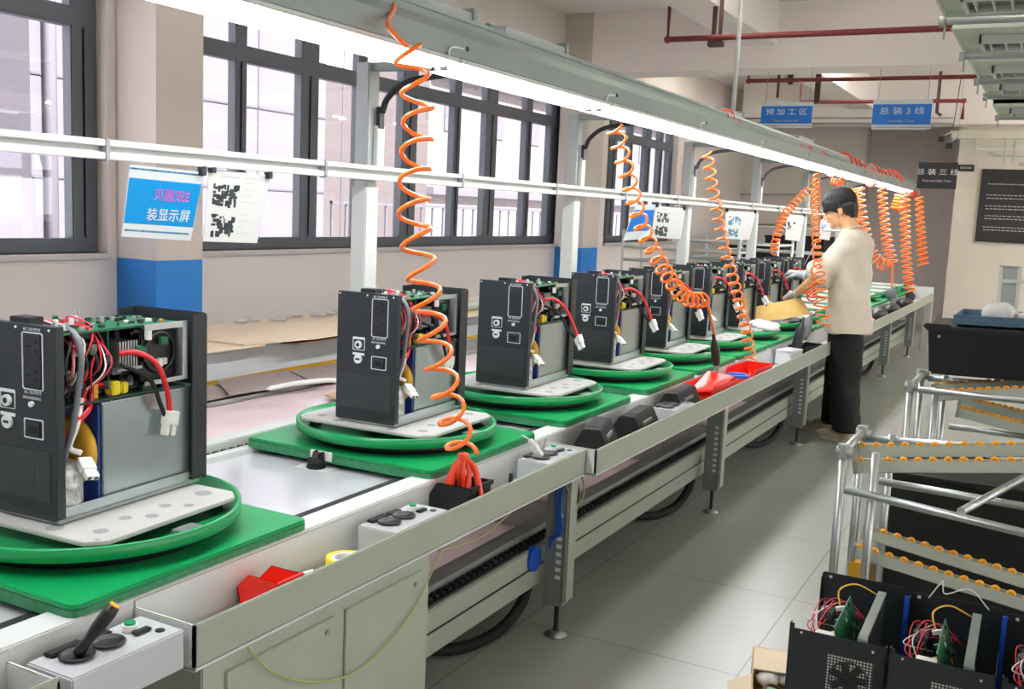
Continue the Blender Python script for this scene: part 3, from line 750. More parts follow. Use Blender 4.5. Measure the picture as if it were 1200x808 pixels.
for y, m, lb in ((8.4, 'blk_pl', 'round black tool pouch on the trough just behind the person'), (9.7, 'blk_pl', 'small black box far along the trough beside a hanging hose'), (10.5, 'blk_pl', 'low black box near the far end of the trough'), (11.5, 'blk_pl', 'last dark box at the far end of the trough')):
    t = thing('black_pouch', lb, 'pouch', (-1.4, y, ZT))
    mb = MB(); ell(mb, (0, 0, .07), (.085, .22, .06)); mb.build('pouch_body', m, t)
    MB().b(-.07, .07, -.2, .2, .0, .04).build('pouch_base', m, t, .01)
for y, lb in ((8.95, 'red cloth-like tray behind the round black pouch'), (8.1, 'small red cap on the trough edge behind the person')):
    t = thing('red_tray', lb, 'tray', (-1.39, y, ZT))
    w = .07 if y > 8.5 else .03
    MB().b(-w, w, -w*2, w*2, 0, .07).build('tray_body', 'redbin', t, .01); MB().b(-w*.9, w*.9, -w*1.8, w*1.8, .07, .09).build('tray_top', 'redbin', t, .008)

# ================================================================= OVERHEAD FRAME, RAIL, LAMPS
YL1 = 14.0
fr = thing('overhead_frame', 'grey and white steel post frame carrying the lamp row and sign rail over the line', 'frame', (0, 0, 0))
PY_ = (1.3, 3.2, 5.07, 6.98, 8.8, 10.7, 12.7)
for y in PY_:
    MB().b(-2.395, -2.335, y-.035, y+.035, .60, 1.58).b(-2.40, -2.33, y-.04, y+.04, 1.0, 1.56).build('post', 'white_metal', fr, .004)
    MB().b(-2.395, -2.335, y-.035, y+.035, 1.58, 2.02).build('upper_post', 'alu_d', fr, .004)
    MB().b(-2.335, -2.315, y+.0, y+.05, 1.63, 1.79).build('switch_box', 'white_metal', fr, .003)
    MB().b(-2.325, -2.31, y+.005, y+.035, 1.78, 1.86).tube(cr([(-2.31, y+.02, 1.84), (-2.28, y+.02, 1.90), (-2.18, y+.02, 1.955), (-1.9, y+.02, 1.985)], 6), .012, 8).build('bracket_arm', 'blk_pl' if y < 6 else 'frame', fr)
    MB().b(-2.34, -1.72, y-.02, y+.02, 1.99, 2.02).build('cross_arm', 'hood', fr, .003)
MB().b(-2.33, -2.315, .2, 13.2, 1.585, 1.636).b(-2.316, -2.29, .2, 13.2, 1.62, 1.638).b(-2.316, -2.29, .2, 13.2, 1.584, 1.603).build('sign_rail', 'white_metal', fr, .002)
for k in range(13): MB().b(-2.312, -2.286, 1.0+k*.93, 1.012+k*.93, 1.58, 1.64).build('rail_joiner', 'hole', fr)
MB().prism([(-1.86, 1.945), (-1.655, 1.945), (-1.655, 2.01), (-1.69, 2.045), (-1.69, 2.065), (-1.83, 2.065), (-1.83, 2.045), (-1.86, 2.01)], .2, YL1, 'y').build('lamp_hood', 'hood', fr, .002)
MB().b(-1.72, -1.688, .2, YL1, 2.066, 2.08).build('cable_tray', 'galv', fr, .002)
for k in range(10): MB().cyl((-1.6555, 1.55+k*1.19, 1.978), .008, .003, 10, axis='x').build('hood_bolt', 'blk_pl', fr)
lamp = None
for k in range(12):
    y0 = .33 + 1.19*k - .0
    if y0 + 1.19 > YL1 + .1: break
    if lamp is None:
        lamp = thing('strip_lamp', 'white strip lamp in the lamp row over the line', 'lamp', (-1.757, y0, 1.92), 0, 'strip lamps over the line')
        MB().b(-.1, .1, .0, 1.185, .012, .026).build('lamp_body', 'white_metal', lamp, .003)
        MB().prism([(-.097, .012), (-.06, -.002), (.06, -.002), (.097, .012)], .03, 1.155, 'y').build('diffuser', 'tube', lamp)
        MB().b(-.03, .0, .004, .03, -.006, .012).b(.02, .045, .004, .03, -.006, .012).build('lamp_socket', 'blk_pl', lamp, .002)
        MB().b(-.03, .0, 1.158, 1.183, -.006, .012).build('end_socket', 'hole', lamp, .002)
        MB().tube(cr([(.1, 1.12, .02), (.112, 1.1, .035), (.108, 1.13, .05), (.1, 1.2, .055)], 5), .003, 6).build('lamp_cord', 'wh_pl', lamp)
        cur = lamp
    else: cur = dup(lamp, (-1.757, y0, 1.92))
# air fittings on the hood
for i, (px, py, lb) in enumerate(((575, 44, 'brass and grey air coupling on the hood above the middle window'), (845, 142, 'small grey bracket fitting on the hood by the suspension rod'), (890, 152, 'thin grey fitting on the hood below the left blue sign'))):
    q = onx(px, py, -1.72)
    t = thing('air_coupling', lb, 'coupling', (-1.735, q.y, 2.066))
    MB().tube([(0, -.12, .02), (0, .0, .02)], .009, 10).build('pipe_nipple', 'alu_d', t); MB().tube([(0, 0, .02), (0, .05, .02)], .017, 10).cyl((0, .02, 0), .01, .02, 10).build('coupling_body', 'hole', t)
for i, (px, py, w) in enumerate(((625, 60, .5), (480, 28, .7), (855, 150, .4), (940, 190, .5))):
    q = onx(px, py, -1.75)
    t = thing('junction_box', ['pale grey box on the hood above the middle window', 'long pale box on the hood near the first coiled hose', 'pale box on the hood beside the suspension rod', 'pale box on the hood below the left blue sign'][i], 'box', (-1.76, q.y, 2.066))
    MB().b(-.05, .03, -w/2, w/2, 0, .05).build('box_body', 'alu_d', t, .003); MB().b(-.055, .035, w/2-.03, w/2, 0, .065).build('box_end', 'hood', t, .003)
tag(MB().tube([(-1.78, 6.0, 2.066), (-1.78, 6.0, 3.42)], .013, 10).build('suspension_rod', 'white_metal'), 'white suspension rod from ceiling to the lamp row', 'rod')

# signs and papers clipped to the rail
def rail_sheet(name, lb, cat, px, lean=.09, tilt=0):
    # px: four picture corners TL TR BR BL on the rail plane
    a, b_ = onx(*px[0], -2.305), onx(*px[1], -2.305); c, d_ = onx(*px[2], -2.305+lean*-1), onx(*px[3], -2.305-lean)
    t = thing(name, lb, cat, ((a.x), a.y, a.z))
    o = Vector((a.x, a.y, a.z)); n = Vector((.004, 0, 0))
    c4 = [a-o, b_-o, c-o, d_-o]
    return t, c4
def sheet_pt(c4, u, v, off=0):
    p = (c4[0].lerp(c4[1], u)).lerp(c4[3].lerp(c4[2], u), v)
    nrm = (c4[1]-c4[0]).cross(c4[3]-c4[0]).normalized()
    if nrm.x < 0: nrm = -nrm
    return p + nrm*off
def sheet_quad(mb, c4, u0, u1, v0, v1, o0, o1, mi=0):
    vs = [sheet_pt(c4, u, v, o) for o in (o0, o1) for v in (v0, v1) for u in (u0, u1)]
    mb.add(vs, [(0, 1, 3, 2), (4, 6, 7, 5), (0, 4, 5, 1), (1, 5, 7, 3), (3, 7, 6, 2), (2, 6, 4, 0)], mi); return mb
def sheet_text(s, c4, u, v, size, m, parent, sx=1):
    o = text(s, size, (0, 0, 0), (0, 0, 0), m, None, sx=1)
    xa = (c4[1]-c4[0]).normalized(); za = (c4[0]-c4[3]); za = (za - xa*za.dot(xa)).normalized(); na = xa.cross(za)
    shear = (c4[0]-c4[3]).normalized()
    Mt = Matrix((xa*sx, shear, na)).transposed().to_4x4()
    o.data.transform(Matrix.Translation(sheet_pt(c4, u, v, .0035)) @ Mt); o.parent = parent; return o
def clip(t, c4, u):
    mb = MB(); p = sheet_pt(c4, u, 0, 0); mb.cb(tuple(p+Vector((.004, 0, .004))), (.02, .022, .03)); mb.build('clip', 'blk_pl', t, .002)
t, c = rail_sheet('station_sign', 'blue and white station sign reading 装显示屏 hanging from the rail', 'sign', ((152, 193), (239, 202), (223, 282), (142, 277)))
sheet_quad(MB(), c, 0, 1, 0, 1, -.0015, .0015).build('sign_board', 'sign_w', t)
sheet_quad(MB(), c, .01, .99, .17, .8, .0015, .0025).build('blue_panel', 'sign_c', t)
sheet_quad(sheet_quad(MB(), c, 0, 1, .03, .055, .0015, .0022), c, .03, .95, .89, .915, .0015, .0022).build('stripe', 'ink_bl', t)
sheet_text('装显示屏', c, .60, .66, .045, 'print', t, .95); sheet_text('贝圆双E', c, .60, .38, .042, 'magenta', t, .95)
clip(t, c, .96)
def paper(lb, px, seed, two=True, lean=.07, m='ink'):
    t, c = rail_sheet('instruction_sheet', lb, 'paper', px, lean)
    sheet_quad(MB(), c, 0, 1, 0, 1, -.001, .001).build('sheet', 'paper', t)
    r = random.Random(seed); a = MB()
    for v0 in ((.18, .6) if two else (.25,)):
        for i in range(46):
            u = .08+r.random()*.38; v = v0+r.random()*.27; sheet_quad(a, c, u, u+.02+r.random()*.06, v, v+.02+r.random()*.07, .001, .0016+r.random()*.0004)
    a.build('printed_picture', m, t)['kind'] = 'stuff'
    a = MB()
    for i in range(9):
        v = .14+i*.09; sheet_quad(a, c, .58, .58+.1+r.random()*.25, v, v+.006, .001, .0015)
    sheet_quad(a, c, .2, .5, .07, .085, .001, .0015); sheet_quad(a, c, .55, .8, .07, .078, .001, .0015)
    a.build('printed_lines', 'grey_line', t)
    clip(t, c, .03); clip(t, c, .95)
paper('white instruction sheet with two dark pictures beside the station sign reading 装显示屏', ((245, 198), (317, 206), (301, 285), (238, 283)), 1)
t, c = rail_sheet('station_sign', 'small tilted blue and white station sign behind the second coiled hose', 'sign', ((745, 240), (770, 240), (757, 280), (730, 282)))
sheet_quad(MB(), c, 0, 1, 0, 1, -.0015, .0015).build('sign_board', 'sign_w', t); sheet_quad(MB(), c, .02, .98, .15, .75, .0015, .0025).build('blue_panel', 'sign_b', t)
paper('white instruction sheet on the rail right of the tilted blue sign', ((768, 241), (803, 245), (798, 281), (763, 278)), 2)
paper('white instruction sheet with blue-grey pictures beyond the third coiled hose', ((850, 247), (886, 249), (878, 281), (850, 280)), 3, m='ink_bl')
paper('narrow white instruction sheet on the rail before the person', ((922, 251), (943, 253), (937, 283), (920, 281)), 4, two=False)
paper('small instruction sheet on the rail just in front of the face of the person', ((962, 256), (976, 258), (972, 282), (960, 280)), 5, two=False, m='sign_b')
# ================================================================= BEHIND THE LINE
t = thing('side_table', 'long low grey side table covered with pinkish plastic film between line and windows', 'table', (-2.36, 0, 0))
MB().b(-.785, -.0, .6, 8.6, .655, .68).build('table_top', 'greyt', t, .003)
for y in (.9, 3.3, 5.8, 8.3):
    for x in (-.76, -.06): MB().b(x, x+.04, y, y+.04, 0, .655).build('leg', 'alu_d', t, .003)
MB().b(-.50, -.485, .6, 8.6, .68, .70).b(-.785, -.77, .6, 8.6, .68, .695).build('table_rail', 'alu', t, .002)
MB().b(-.53, -.502, .6, 8.6, .6805, .684).build('rail_slot', 'blk_pl', t)
nx, ny = 10, 60; vs = []; fs = []
for a in range(nx+1):
    for b in range(ny+1):
        u, v = a/nx, b/ny; vs.append((-2.83+u*.46, 1.3+v*3.6, .686+.008*mnoise.noise(Vector((u*4, v*18, 2)))+.004*mnoise.noise(Vector((u*11, v*60, 7)))))
for a in range(nx):
    for b in range(ny): fs.append((a*(ny+1)+b, a*(ny+1)+b+1, (a+1)*(ny+1)+b+1, (a+1)*(ny+1)+b))
o = MB().add(vs, fs, 0, True).add([(x, y, .6805) for x, y, z in vs], [f[::-1] for f in fs]).build('film_sheet', 'film')
tag(o, 'pinkish plastic film spread on the side table behind the first green board', 'plastic film')
# white board bench against the wall, kraft sheets on top
t = thing('bench_box', 'long white-sided box bench below the windows with rusty orange lower edge', 'bench', (-3.15, 0, 0))
MB().b(-.62, 0, -.5, 9.0, .0, .845).build('bench_body', 'bench', t, .004)
mb = MB(); mb.b(.0, .006, -.5, 9.0, .684, .712); mb.build('orange_edge', 'gold', t)
rnd = random.Random(4)
def sheet(name, m, lb, pts, z, th=.006, cat='cardboard', tilt=0):
    mb = MB(); n = len(pts)
    vs = [(x, y, z + tilt*(x+3.15)) for x, y in pts] + [(x, y, z+th + tilt*(x+3.15)) for x, y in pts]
    mb.add(vs, [tuple(range(n))[::-1], tuple(range(n, 2*n))] + [(i, (i+1) % n, n+(i+1) % n, n+i) for i in range(n)])
    return tag(mb.build(name, m), lb, cat)
sheet('cardboard_sheet', 'kraft_l', 'pale cardboard sheet on the bench seen right behind the first inverter', [(-3.70, 2.3), (-3.09, 2.2), (-3.07, 3.45), (-3.66, 3.55)], .848)
sheet('cardboard_sheet', 'kraft_l', 'pale cardboard sheet with folded edge left of the second inverter', [(-3.70, 3.3), (-3.10, 3.34), (-3.02, 3.72), (-3.05, 4.7), (-3.70, 4.8)], .856)
sheet('cardboard_sheet', 'kraft_d', 'brown cardboard flap hanging under the pale sheet left of the second inverter', [(-3.12, 3.6), (-3.035, 3.62), (-3.03, 4.7), (-3.12, 4.7)], .838)
sheet('cardboard_sheet', 'kraft_l', 'pale cardboard between the second and third inverters on the bench', [(-3.7, 4.85), (-3.06, 4.75), (-3.06, 6.2), (-3.7, 6.3)], .85)
sheet('cardboard_sheet', 'kraft', 'cardboard sheet at the far part of the bench near the second pillar', [(-3.7, 6.5), (-3.08, 6.4), (-3.08, 8.6), (-3.7, 8.7)], .85)
mb = MB()
for k in range(9):
    y = 3.9+k*.11; ell(mb, (-3.62+rnd.uniform(-.04, .04), y, .870), (.03+rnd.random()*.03, .04, .008+rnd.random()*.01), seg=8, rings=5)
tag(mb.build('bubble_wrap', 'paper'), 'crumpled clear wrap along the back of the bench cardboard', 'wrap', kind='stuff')
sheet('grey_sheet', 'mauve', 'grey brown sheet lying on the side table edge behind the first empty pan', [(-3.1, 1.8), (-2.9, 1.8), (-2.88, 3.15), (-3.1, 3.15)], .70)
sheet('grey_sheet', 'mauve', 'grey brown square sheet left of the second green turntable', [(-3.12, 3.2), (-2.86, 3.0), (-2.80, 3.42), (-3.08, 3.6)], .712)
sheet('grey_sheet', 'mauve', 'second grey brown square sheet, farther along the side table', [(-3.08, 3.62), (-2.79, 3.45), (-2.72, 4.2), (-3.05, 4.3)], .708)
sheet('cardboard_sheet', 'kraft', 'small cardboard piece on the side table behind the second turntable', [(-2.62, 3.3), (-2.4, 3.2), (-2.38, 3.9), (-2.6, 3.95)], .70)
tag(MB().tube(cr([(-2.80, 3.15, .725), (-2.78, 3.3, .73), (-2.74, 3.45, .73), (-2.68, 3.55, .72)], 6), [.004]+[.011]*17+[.003], 10).build('white_pouch', 'wh_pl'), 'white rolled pouch lying on the grey brown sheets', 'pouch')
tag(MB().tube([(-3.22, 4.7, .89), (-3.22, 6.6, .89)], .03, 12).build('white_tube', 'white_metal'), 'white tube lying along the bench front between the second and third inverters', 'tube')

# white pipe trolley racks beyond the line
def pipe_rack(loc, w, d, zs, h, lb, name='pipe_rack'):
    t = thing(name, lb, 'rack', loc)
    for x in (0, w):
        for y in (0, d): MB().tube([(x, y, 0), (x, y, h)], .014, 8).build('upright', 'white_metal', t)
    for z in zs:
        MB().tube([(0, 0, z), (w, 0, z), (w, d, z), (0, d, z)], .012, 8, closed=True).build('shelf_frame', 'white_metal', t)
    return t
pipe_rack((-3.6, 8.9, 0), 1.1, .5, (.9, 1.08, 1.2), 1.36, 'white pipe rack beyond the line left of the third post')
pipe_rack((-3.3, 9.9, 0), .9, .6, (.9, 1.1, 1.26), 1.32, 'white pipe rack beyond the line between the third and fourth posts')
pipe_rack((-3.4, 11.6, 0), 1.3, .6, (.9, 1.15, 1.42), 1.5, 'taller white pipe rack beyond the line behind the third coiled hose')
def crate(name, m, lb, loc, s, rz=0):
    t = thing(name, lb, 'crate', loc, rz)
    x, y, z = s; a = .012
    MB().b(-x/2, x/2, -y/2, y/2, 0, a).b(-x/2, x/2, -y/2, -y/2+a, 0, z).b(-x/2, x/2, y/2-a, y/2, 0, z).b(-x/2, -x/2+a, -y/2, y/2, 0, z).b(x/2-a, x/2, -y/2, y/2, 0, z).build('crate_shell', m, t, .003)
    MB().b(-x/2-.012, x/2+.012, -y/2-.012, -y/2+.001, z-.03, z).b(-x/2-.012, x/2+.012, y/2-.001, y/2+.012, z-.03, z).b(-x/2-.012, -x/2+.001, -y/2, y/2, z-.03, z).b(x/2-.001, x/2+.012, -y/2, y/2, z-.03, z).build('rim', m, t, .003)
    return t
t = thing('stand_table', 'dark work stand beyond the line carrying black crates', 'table', (-3.1, 12.6, 0))
MB().b(-.9, .45, -.3, 2.2, .86, .89).build('top', 'alu_d', t, .003)
for x in (-.85, .4):
    for y in (-.25, 2.1): MB().b(x, x+.04, y, y+.04, 0, .86).build('leg', 'alu_d', t)
crate('black_crate', 'blk_pl', 'black crate beyond the line behind the third coiled hose', (-3.3, 12.8, .89), (.7, .8, .3))
crate('black_crate', 'blk_pl', 'long black crate beyond the line in front of the person', (-3.05, 14.0, .89), (.75, 1.2, .42))
tag(MB().tube([(-2.8, 12.8, .89), (-2.65, 12.8, 1.25)], .008, 8).build('grey_rod', 'white_metal'), 'short pale rod leaning beside the black crate', 'rod')
# power conduit on the far wall
tag(MB().tube([ony(810, 190, 15.9), ony(812, 255, 15.9)], .02, 8).tube([ony(800, 228, 15.9), ony(950, 228, 15.9)], .014, 8).tube([ony(880, 263, 15.9), ony(950, 264, 15.9)], .014, 8).build('wall_conduit', 'alu_d'), 'thin dark conduits on the far wall behind the posts', 'conduit')

# ================================================================= BOARDS, TURNTABLES, INVERTERS
BX = -1.858
def make_board():
    t = thing('pallet_board', 'green pallet board', 'pallet board', (BX, 1.5, .715))
    w, d = .70, .66; r = .022
    poly = rr(0, 0, w, d, r)
    MB().prism(poly, .0, .026).build('edge_layer', 'green_edge', t, .002)
    poly2 = rr(0, 0, w, d, r)
    MB().prism(poly2, .024, .034).build('green_face', 'green', t, .003)
    MB().b(-.09, -.005, -d/2-.002, -d/2+.01, .004, .0335).build('strike_plate', 'wh_pl', t, .002)
    return t
def make_turntable():
    t = thing('turntable', 'green turntable', 'turntable', (BX, 1.5, .749))
    MB().lathe([(.0001, 0), (.275, 0), (.275, .026), (.0001, .026)], (0, 0, 0), 48).build('bearing_disc', 'blk_pl', t)
    MB().lathe([(.0001, .0265), (.316, .0265), (.324, .029), (.325, .056), (.319, .058), (.315, .055), (.314, .036), (.0001, .034)], (0, 0, 0), 72).build('green_tray', 'green', t)
    w, d, c = .50, .44, .035
    pl = MB(); pl.prism([(-w/2+c, -d/2), (w/2-c, -d/2), (w/2, -d/2+c), (w/2, d/2-c), (w/2-c, d/2), (-w/2+c, d/2), (-w/2, d/2-c), (-w/2, -d/2+c)], .055, .064)
    p = pl.build('mounting_plate', 'plate', t, .002)
    for x in (-.2, .2):
        for y in (-.17, .17): MB().cyl((x, y, .0345), .02, .0205, 12).build('plate_support', 'blk_pl', t)
    for x, y, r in ((.19, -.15, .016), (.165, -.06, .014), (.20, -.02, .014), (.17, .05, .014), (.21, .08, .012), (.17, .17, .02), (-.19, -.15, .016), (-.17, .05, .014), (.1, -.185, .018), (-.1, -.185, .018), (.225, -.19, .005), (-.225, -.19, .005)):
        MB().cyl((x, y, .0641), r, .0004, 20).build('plate_hole', 'hole', p)
    MB().b(.262, .312, -.03, .03, .035, .048).build('clear_block', 'galv', t, .002)
    return t

def make_inverter(sw=0):
    W, D, H = .222, .43, .411
    t = thing('inverter_unit', 'inverter', 'inverter', (BX, 1.5, .8135))
    y0, y1 = -D/2, D/2; x0, x1 = -W/2, W/2
    # front panel
    fp = MB(); fp.prism(rr(0, H/2+.004, W, H-.008, .008), y0, y0+.003, 'y')
    fp.b(x1-.0025, x1, y0+.001, y0+.022, .012, H).b(x0, x0+.0025, y0+.001, y0+.022, .012, H).b(x0, x1, y0+.001, y0+.02, H-.002, H)
    fpo = fp.build('front_panel', 'black', t, .0012)
    def X(f): return x0 + W*f
    def Z(f): return H*(1-f)
    yf = y0 - .0012
    fr_ = MB(); fr_.rrect(X(.715), Z(.18), W*.27, H*.29, .006, .0022, yf-.0008, y0)
    fr_.rrect(X(.715), Z(.52), W*.25, H*.10, .003, .0022, yf-.0008, y0)
    fr_.rrect(X(.375), Z(.39), W*.20, H*.095, .003, .0016, yf-.0008, y0)
    fr_.b(X(.28), X(.47), yf-.0008, y0, Z(.355), Z(.338)); fr_.b(X(.28), X(.47), yf-.0008, y0, Z(.475), Z(.458))
    fr_.build('printed_frame', 'print', t)
    oo = MB()
    for zc in (.105, .25): oo.b(X(.60), X(.83), yf-.002, y0, Z(zc+.062), Z(zc-.062))
    so = oo.build('socket_outlet', 'outlet', t, .0015)
    hh = MB()
    for zc in (.105, .25):
        hh.b(X(.64), X(.70), yf-.003, yf-.0015, Z(zc)-.0015, Z(zc)+.0015)
        for s in (-1, 1): hh.prism([(X(.75), Z(zc)+s*.010), (X(.78), Z(zc)+s*.014), (X(.775), Z(zc)+s*.006)], yf-.003, yf-.0015, 'y')
    hh.build('socket_slots', 'blk_rub', so)
    k1 = MB().cyl((X(.375), yf-.006, Z(.395)), .012, .007, 20, axis='y').build('breaker_knob', 'print', t)
    k2 = MB().cyl((X(.375), yf-.005, Z(.505)), .014, .006, 20, axis='y').build('breaker_knob', 'print', t)
    MB().cyl((X(.375), yf-.0075, Z(.395)), .006, .002, 14, axis='y').build('knob_centre', 'outlet', k1)
    MB().b(X(.34), X(.41), yf-.0062, yf-.004, Z(.512), Z(.498)).build('knob_slot', 'outlet', k2)
    MB().cyl((X(.70), yf-.005, Z(.395)), .006, .006, 14, axis='y').build('earth_screw', 'print', t)
    kn = MB().b(X(.63), X(.80), yf-.003, y0, Z(.555), Z(.49)).build('power_inlet', 'outlet', t, .001)
    MB().b(X(.66), X(.77), yf-.0036, yf-.0028, Z(.54), Z(.505)).build('inlet_hole', 'blk_rub', kn)
    text('AC OUTPUT', .009, (X(.715), yf-.0006, Z(.022)), (PI/2, 0, 0), 'print', t, 'panel_lettering', ext=.0002)
    text('AC OUTPUT', .009, (X(.715), yf-.0006, Z(.338)), (PI/2, 0, 0), 'print', t, 'panel_lettering', ext=.0002)
    text('GROUNDING', .0085, (X(.70), yf-.0006, Z(.365)), (PI/2, 0, 0), 'print', t, 'panel_lettering', ext=.0002)
    MB().b(X(.05), X(.92), yf-.0004, y0, Z(.885), Z(.63)).build('vent_area', 'vent', t)
    MB().b(X(.38), X(.72), yf-.0008, yf-.0003, Z(.83), Z(.70)).build('vent_fan_plate', 'vent', t)
    for fx in (.04, .5, .93): MB().cyl((X(fx), yf-.001, H-.007), .0028, .002, 8, axis='y').build('screw', 'print', t)
    # rear panel, wider than the body
    rp = MB(); rp.prism(rr(.0, H/2+.004, W+.012, H-.008, .01), y1-.003, y1, 'y')
    rp.b(x1+.002, x1+.006, y1-.05, y1-.001, .014, H-.002).b(x0-.006, x0-.002, y1-.05, y1-.001, .014, H-.002)
    rp.build('rear_panel', 'black', t, .0012)
    # base channel
    bs = MB(); bs.b(x0+.004, x1-.002, y0+.003, y1-.003, .010, .014).b(x1-.006, x1-.002, y0+.003, y1-.05, .010, .034).b(x0+.004, x0+.008, y0+.003, y1-.05, .01, .034).b(x0+.01, x1-.008, y0+.01, y1-.01, .0005, .010)
    bs.build('base_channel', 'galv', t, .001)
    # sheet metal cover over the transformer
    cy0 = -.085
    MB().b(x0+.008, x1-.012, cy0, y1-.012, .016, .236).b(x0+.006, x1-.010, cy0-.004, y1-.008, .232, .2375).build('metal_cover', 'galv', t, .002)
    MB().cyl((x1-.02, cy0+.03, .2375), .003, .006, 8).cyl((x1-.02, cy0+.2, .2375), .003, .006, 8).build('cover_screw', 'alu', t)
    # toroid on blue film
    MB().b(x0+.01, x1-.014, cy0-.012, cy0-.006, .02, .232).build('blue_film', 'dblue', t)
    tor = MB(); tor.lathe([(.0001, 0), (.06, 0), (.075, .008), (.075, .02), (.06, .028), (.0001, .028)], (.03, cy0-.04, .13), 28, axis='y')
    tor.build('yellow_winding', 'gold', t)
    # wrapped cylinder
    cl = MB(); cl.lathe([(.0001, 0), (.033, 0), (.037, .01), (.037, .085), (.031, .1), (.018, .108), (.0001, .112)], (x1-.041, y0+.052, .016), 24)
    for i, v in enumerate(cl.v):
        q = Vector(v); k = mnoise.noise(q*60)*.004; d_ = Vector((q.x-(x1-.041), q.y-(y0+.052), 0)); cl.v[i] = tuple(q + d_.normalized()*k if d_.length > .01 else q)
    cl.build('wrapped_coil', 'silver_wrap', t)
    # circuit boards
    rnd = random.Random(21)
    MB().b(x0+.008, x1-.016, y0+.02, y1-.05, .2395, .243).build('lower_board', 'pcbd', t)
    MB().b(x0+.02, x0+.024, y0+.02, y1-.03, .245, .392).build('upright_board', 'pcbd', t)
    MB().b(x0+.03, x1-.03, y0+.04, y1-.06, .388, .3925).build('top_board', 'pcb', t)
    MB().b(x0+.03, x1-.05, cy0+.05, cy0+.054, .25, .386).build('cross_board', 'pcb', t)
    mats = ['blk_pl', 'alu_d', 'gold', 'wh_pl', 'pcb', 'blk_pl', 'grey_pl', 'galv', 'pcbd', 'blk_pl', 'blk_rub']
    comp = MB()
    for i in range(70):
        x = rnd.uniform(x0+.03, x1-.035); y = rnd.uniform(y0+.03, y1-.07); s = rnd.uniform(.006, .02); h = rnd.uniform(.008, .035)
        mi = rnd.randrange(len(mats))
        if rnd.random() < .5: comp.cyl((x, y, .243), s*.6, h, 10, mi)
        else: comp.cb((x, y, .243+h/2), (s, s*rnd.uniform(.6, 1.8), h), mi)
    for i in range(60):
        x = rnd.uniform(x0+.035, x1-.04); y = rnd.uniform(y0+.05, y1-.07); s = rnd.uniform(.003, .008); h = rnd.uniform(.003, .008)
        comp.cb((x, y, .3925+h/2), (s, s*1.6, h), rnd.randrange(len(mats)))
    for i in range(60):
        z = rnd.uniform(.25, .385); y = rnd.uniform(y0+.03, y1-.07); s = rnd.uniform(.006, .016); w_ = rnd.uniform(.005, .03)
        comp.cb((x0+.024+w_/2, y, z), (w_, s, s), rnd.randrange(len(mats)))
    for i in range(110):
        x = rnd.uniform(x0+.05, x1-.03); y = rnd.uniform(y0+.05, .05); z = rnd.uniform(.25, .382); s = rnd.uniform(.006, .022)
        mi = rnd.choice((0, 0, 1, 4, 5, 6, 8, 8, 9, 10, 3 if s < .009 else 10))
        if rnd.random() < .35: comp.cyl((x, y, z), s*.45, s, 10, mi, axis='x')
        else: comp.cb((x, y, z), (s, s*rnd.uniform(.7, 2.2), s*rnd.uniform(.4, 1.3)), mi)
    comp.build('board_components', mats, t)['kind'] = 'stuff'
    hs = MB()
    for k in range(7): hs.b(x1-.09, x1-.03, -.02+k*.008, -.017+k*.008, .30, .36)
    hs.b(x1-.095, x1-.025, -.03, .04, .296, .302)
    hs.build('heat_sink', 'alu', t)
    MB().b(x1-.05, x1-.025, -.045, -.02, .245, .275).b(x1-.05, x1-.028, -.015, .005, .245, .27).build('yellow_transformer', 'yellow', t, .003)
    MB().cyl((x1-.03, .035, .335), .013, .012, 16, axis='x').build('green_capacitor', 'pcb', t)
    # fan frame near the rear
    fo = MB(); X0 = x1-.006
    fo.b(X0-.004, X0, .03, .163, .382, .396).b(X0-.004, X0, .03, .163, .258, .268).b(X0-.004, X0, .146, .163, .258, .396).b(X0-.1, X0-.004, .158, .163, .26, .39)
    fo.build('fan_frame', 'alu', t, .001)
    MB().b(x0+.03, X0-.03, .045, .157, .262, .386).build('fan_housing', 'blk_pl', t, .003)
    fq = MB()
    for k in range(5): fq.cb((X0-.02-rnd.random()*.008, rnd.uniform(.05, .14), rnd.uniform(.28, .37)), (.012, .01+rnd.random()*.012, .01+rnd.random()*.012), k % 4)
    fq.ring((X0-.026, .1, .325), .045, .004, 28, 6, 1, 'x'); fq.build('fan_connectors', ['wh_pl', 'blk_pl', 'pcb', 'alu'], t)['kind'] = 'stuff'
    # loose wires
    def wires(name, m, n, r, fn, seed):
        rn = random.Random(seed); b_ = MB()
        for i in range(n): b_.tube(fn(rn), r, 6)
        return b_.build(name, m, t)
    def up(rn):
        y = y0+.03+rn.random()*.1
        return cr([(x1-.02-rn.random()*.04, y, .25+rn.random()*.03), (x1-.01-rn.random()*.02, y+rn.uniform(-.02, .04), .3+rn.random()*.03), (x1-.03-rn.random()*.05, y+rn.uniform(0, .05), .37+rn.random()*.025), (x0+.06+rn.random()*.05, y+.03, .40+rn.random()*.01), (x0+.05, y+.05, .39)], 6)
    wires('red_wires', 'red', 5, .0018, up, 1); wires('pink_wires', 'pink', 4, .0022, up, 2); wires('white_wires', 'wh_pl', 3, .0018, up, 3); wires('black_wires', 'blk_pl', 6, .002, up, 4)
    def low(rn):
        y = y0+.04
        return cr([(x1-.04, y+.01, .12), (x1-.012, y+rn.uniform(-.01, .03), .17+rn.random()*.03), (x1-.02, y+.04+rn.random()*.03, .23), (x1-.04-rn.random()*.02, y+.07+rn.random()*.05, .25+rn.random()*.02), (x1-.06, y+.16+rn.random()*.04, .26)], 6)
    wires('red_cables', 'red', 3, .0045, low, 5)
    MB().tube(cr([(x0+.1, y0+.08, .398), (x1-.04, y0+.075, .395), (x1-.006, y0+.07, .35), (x1-.006, y0+.06, .27), (x1-.01, y0+.05, .2), (x1-.03, y0+.045, .13)], 8), .0065, 10).build('grey_cable', 'grey_pl', t)
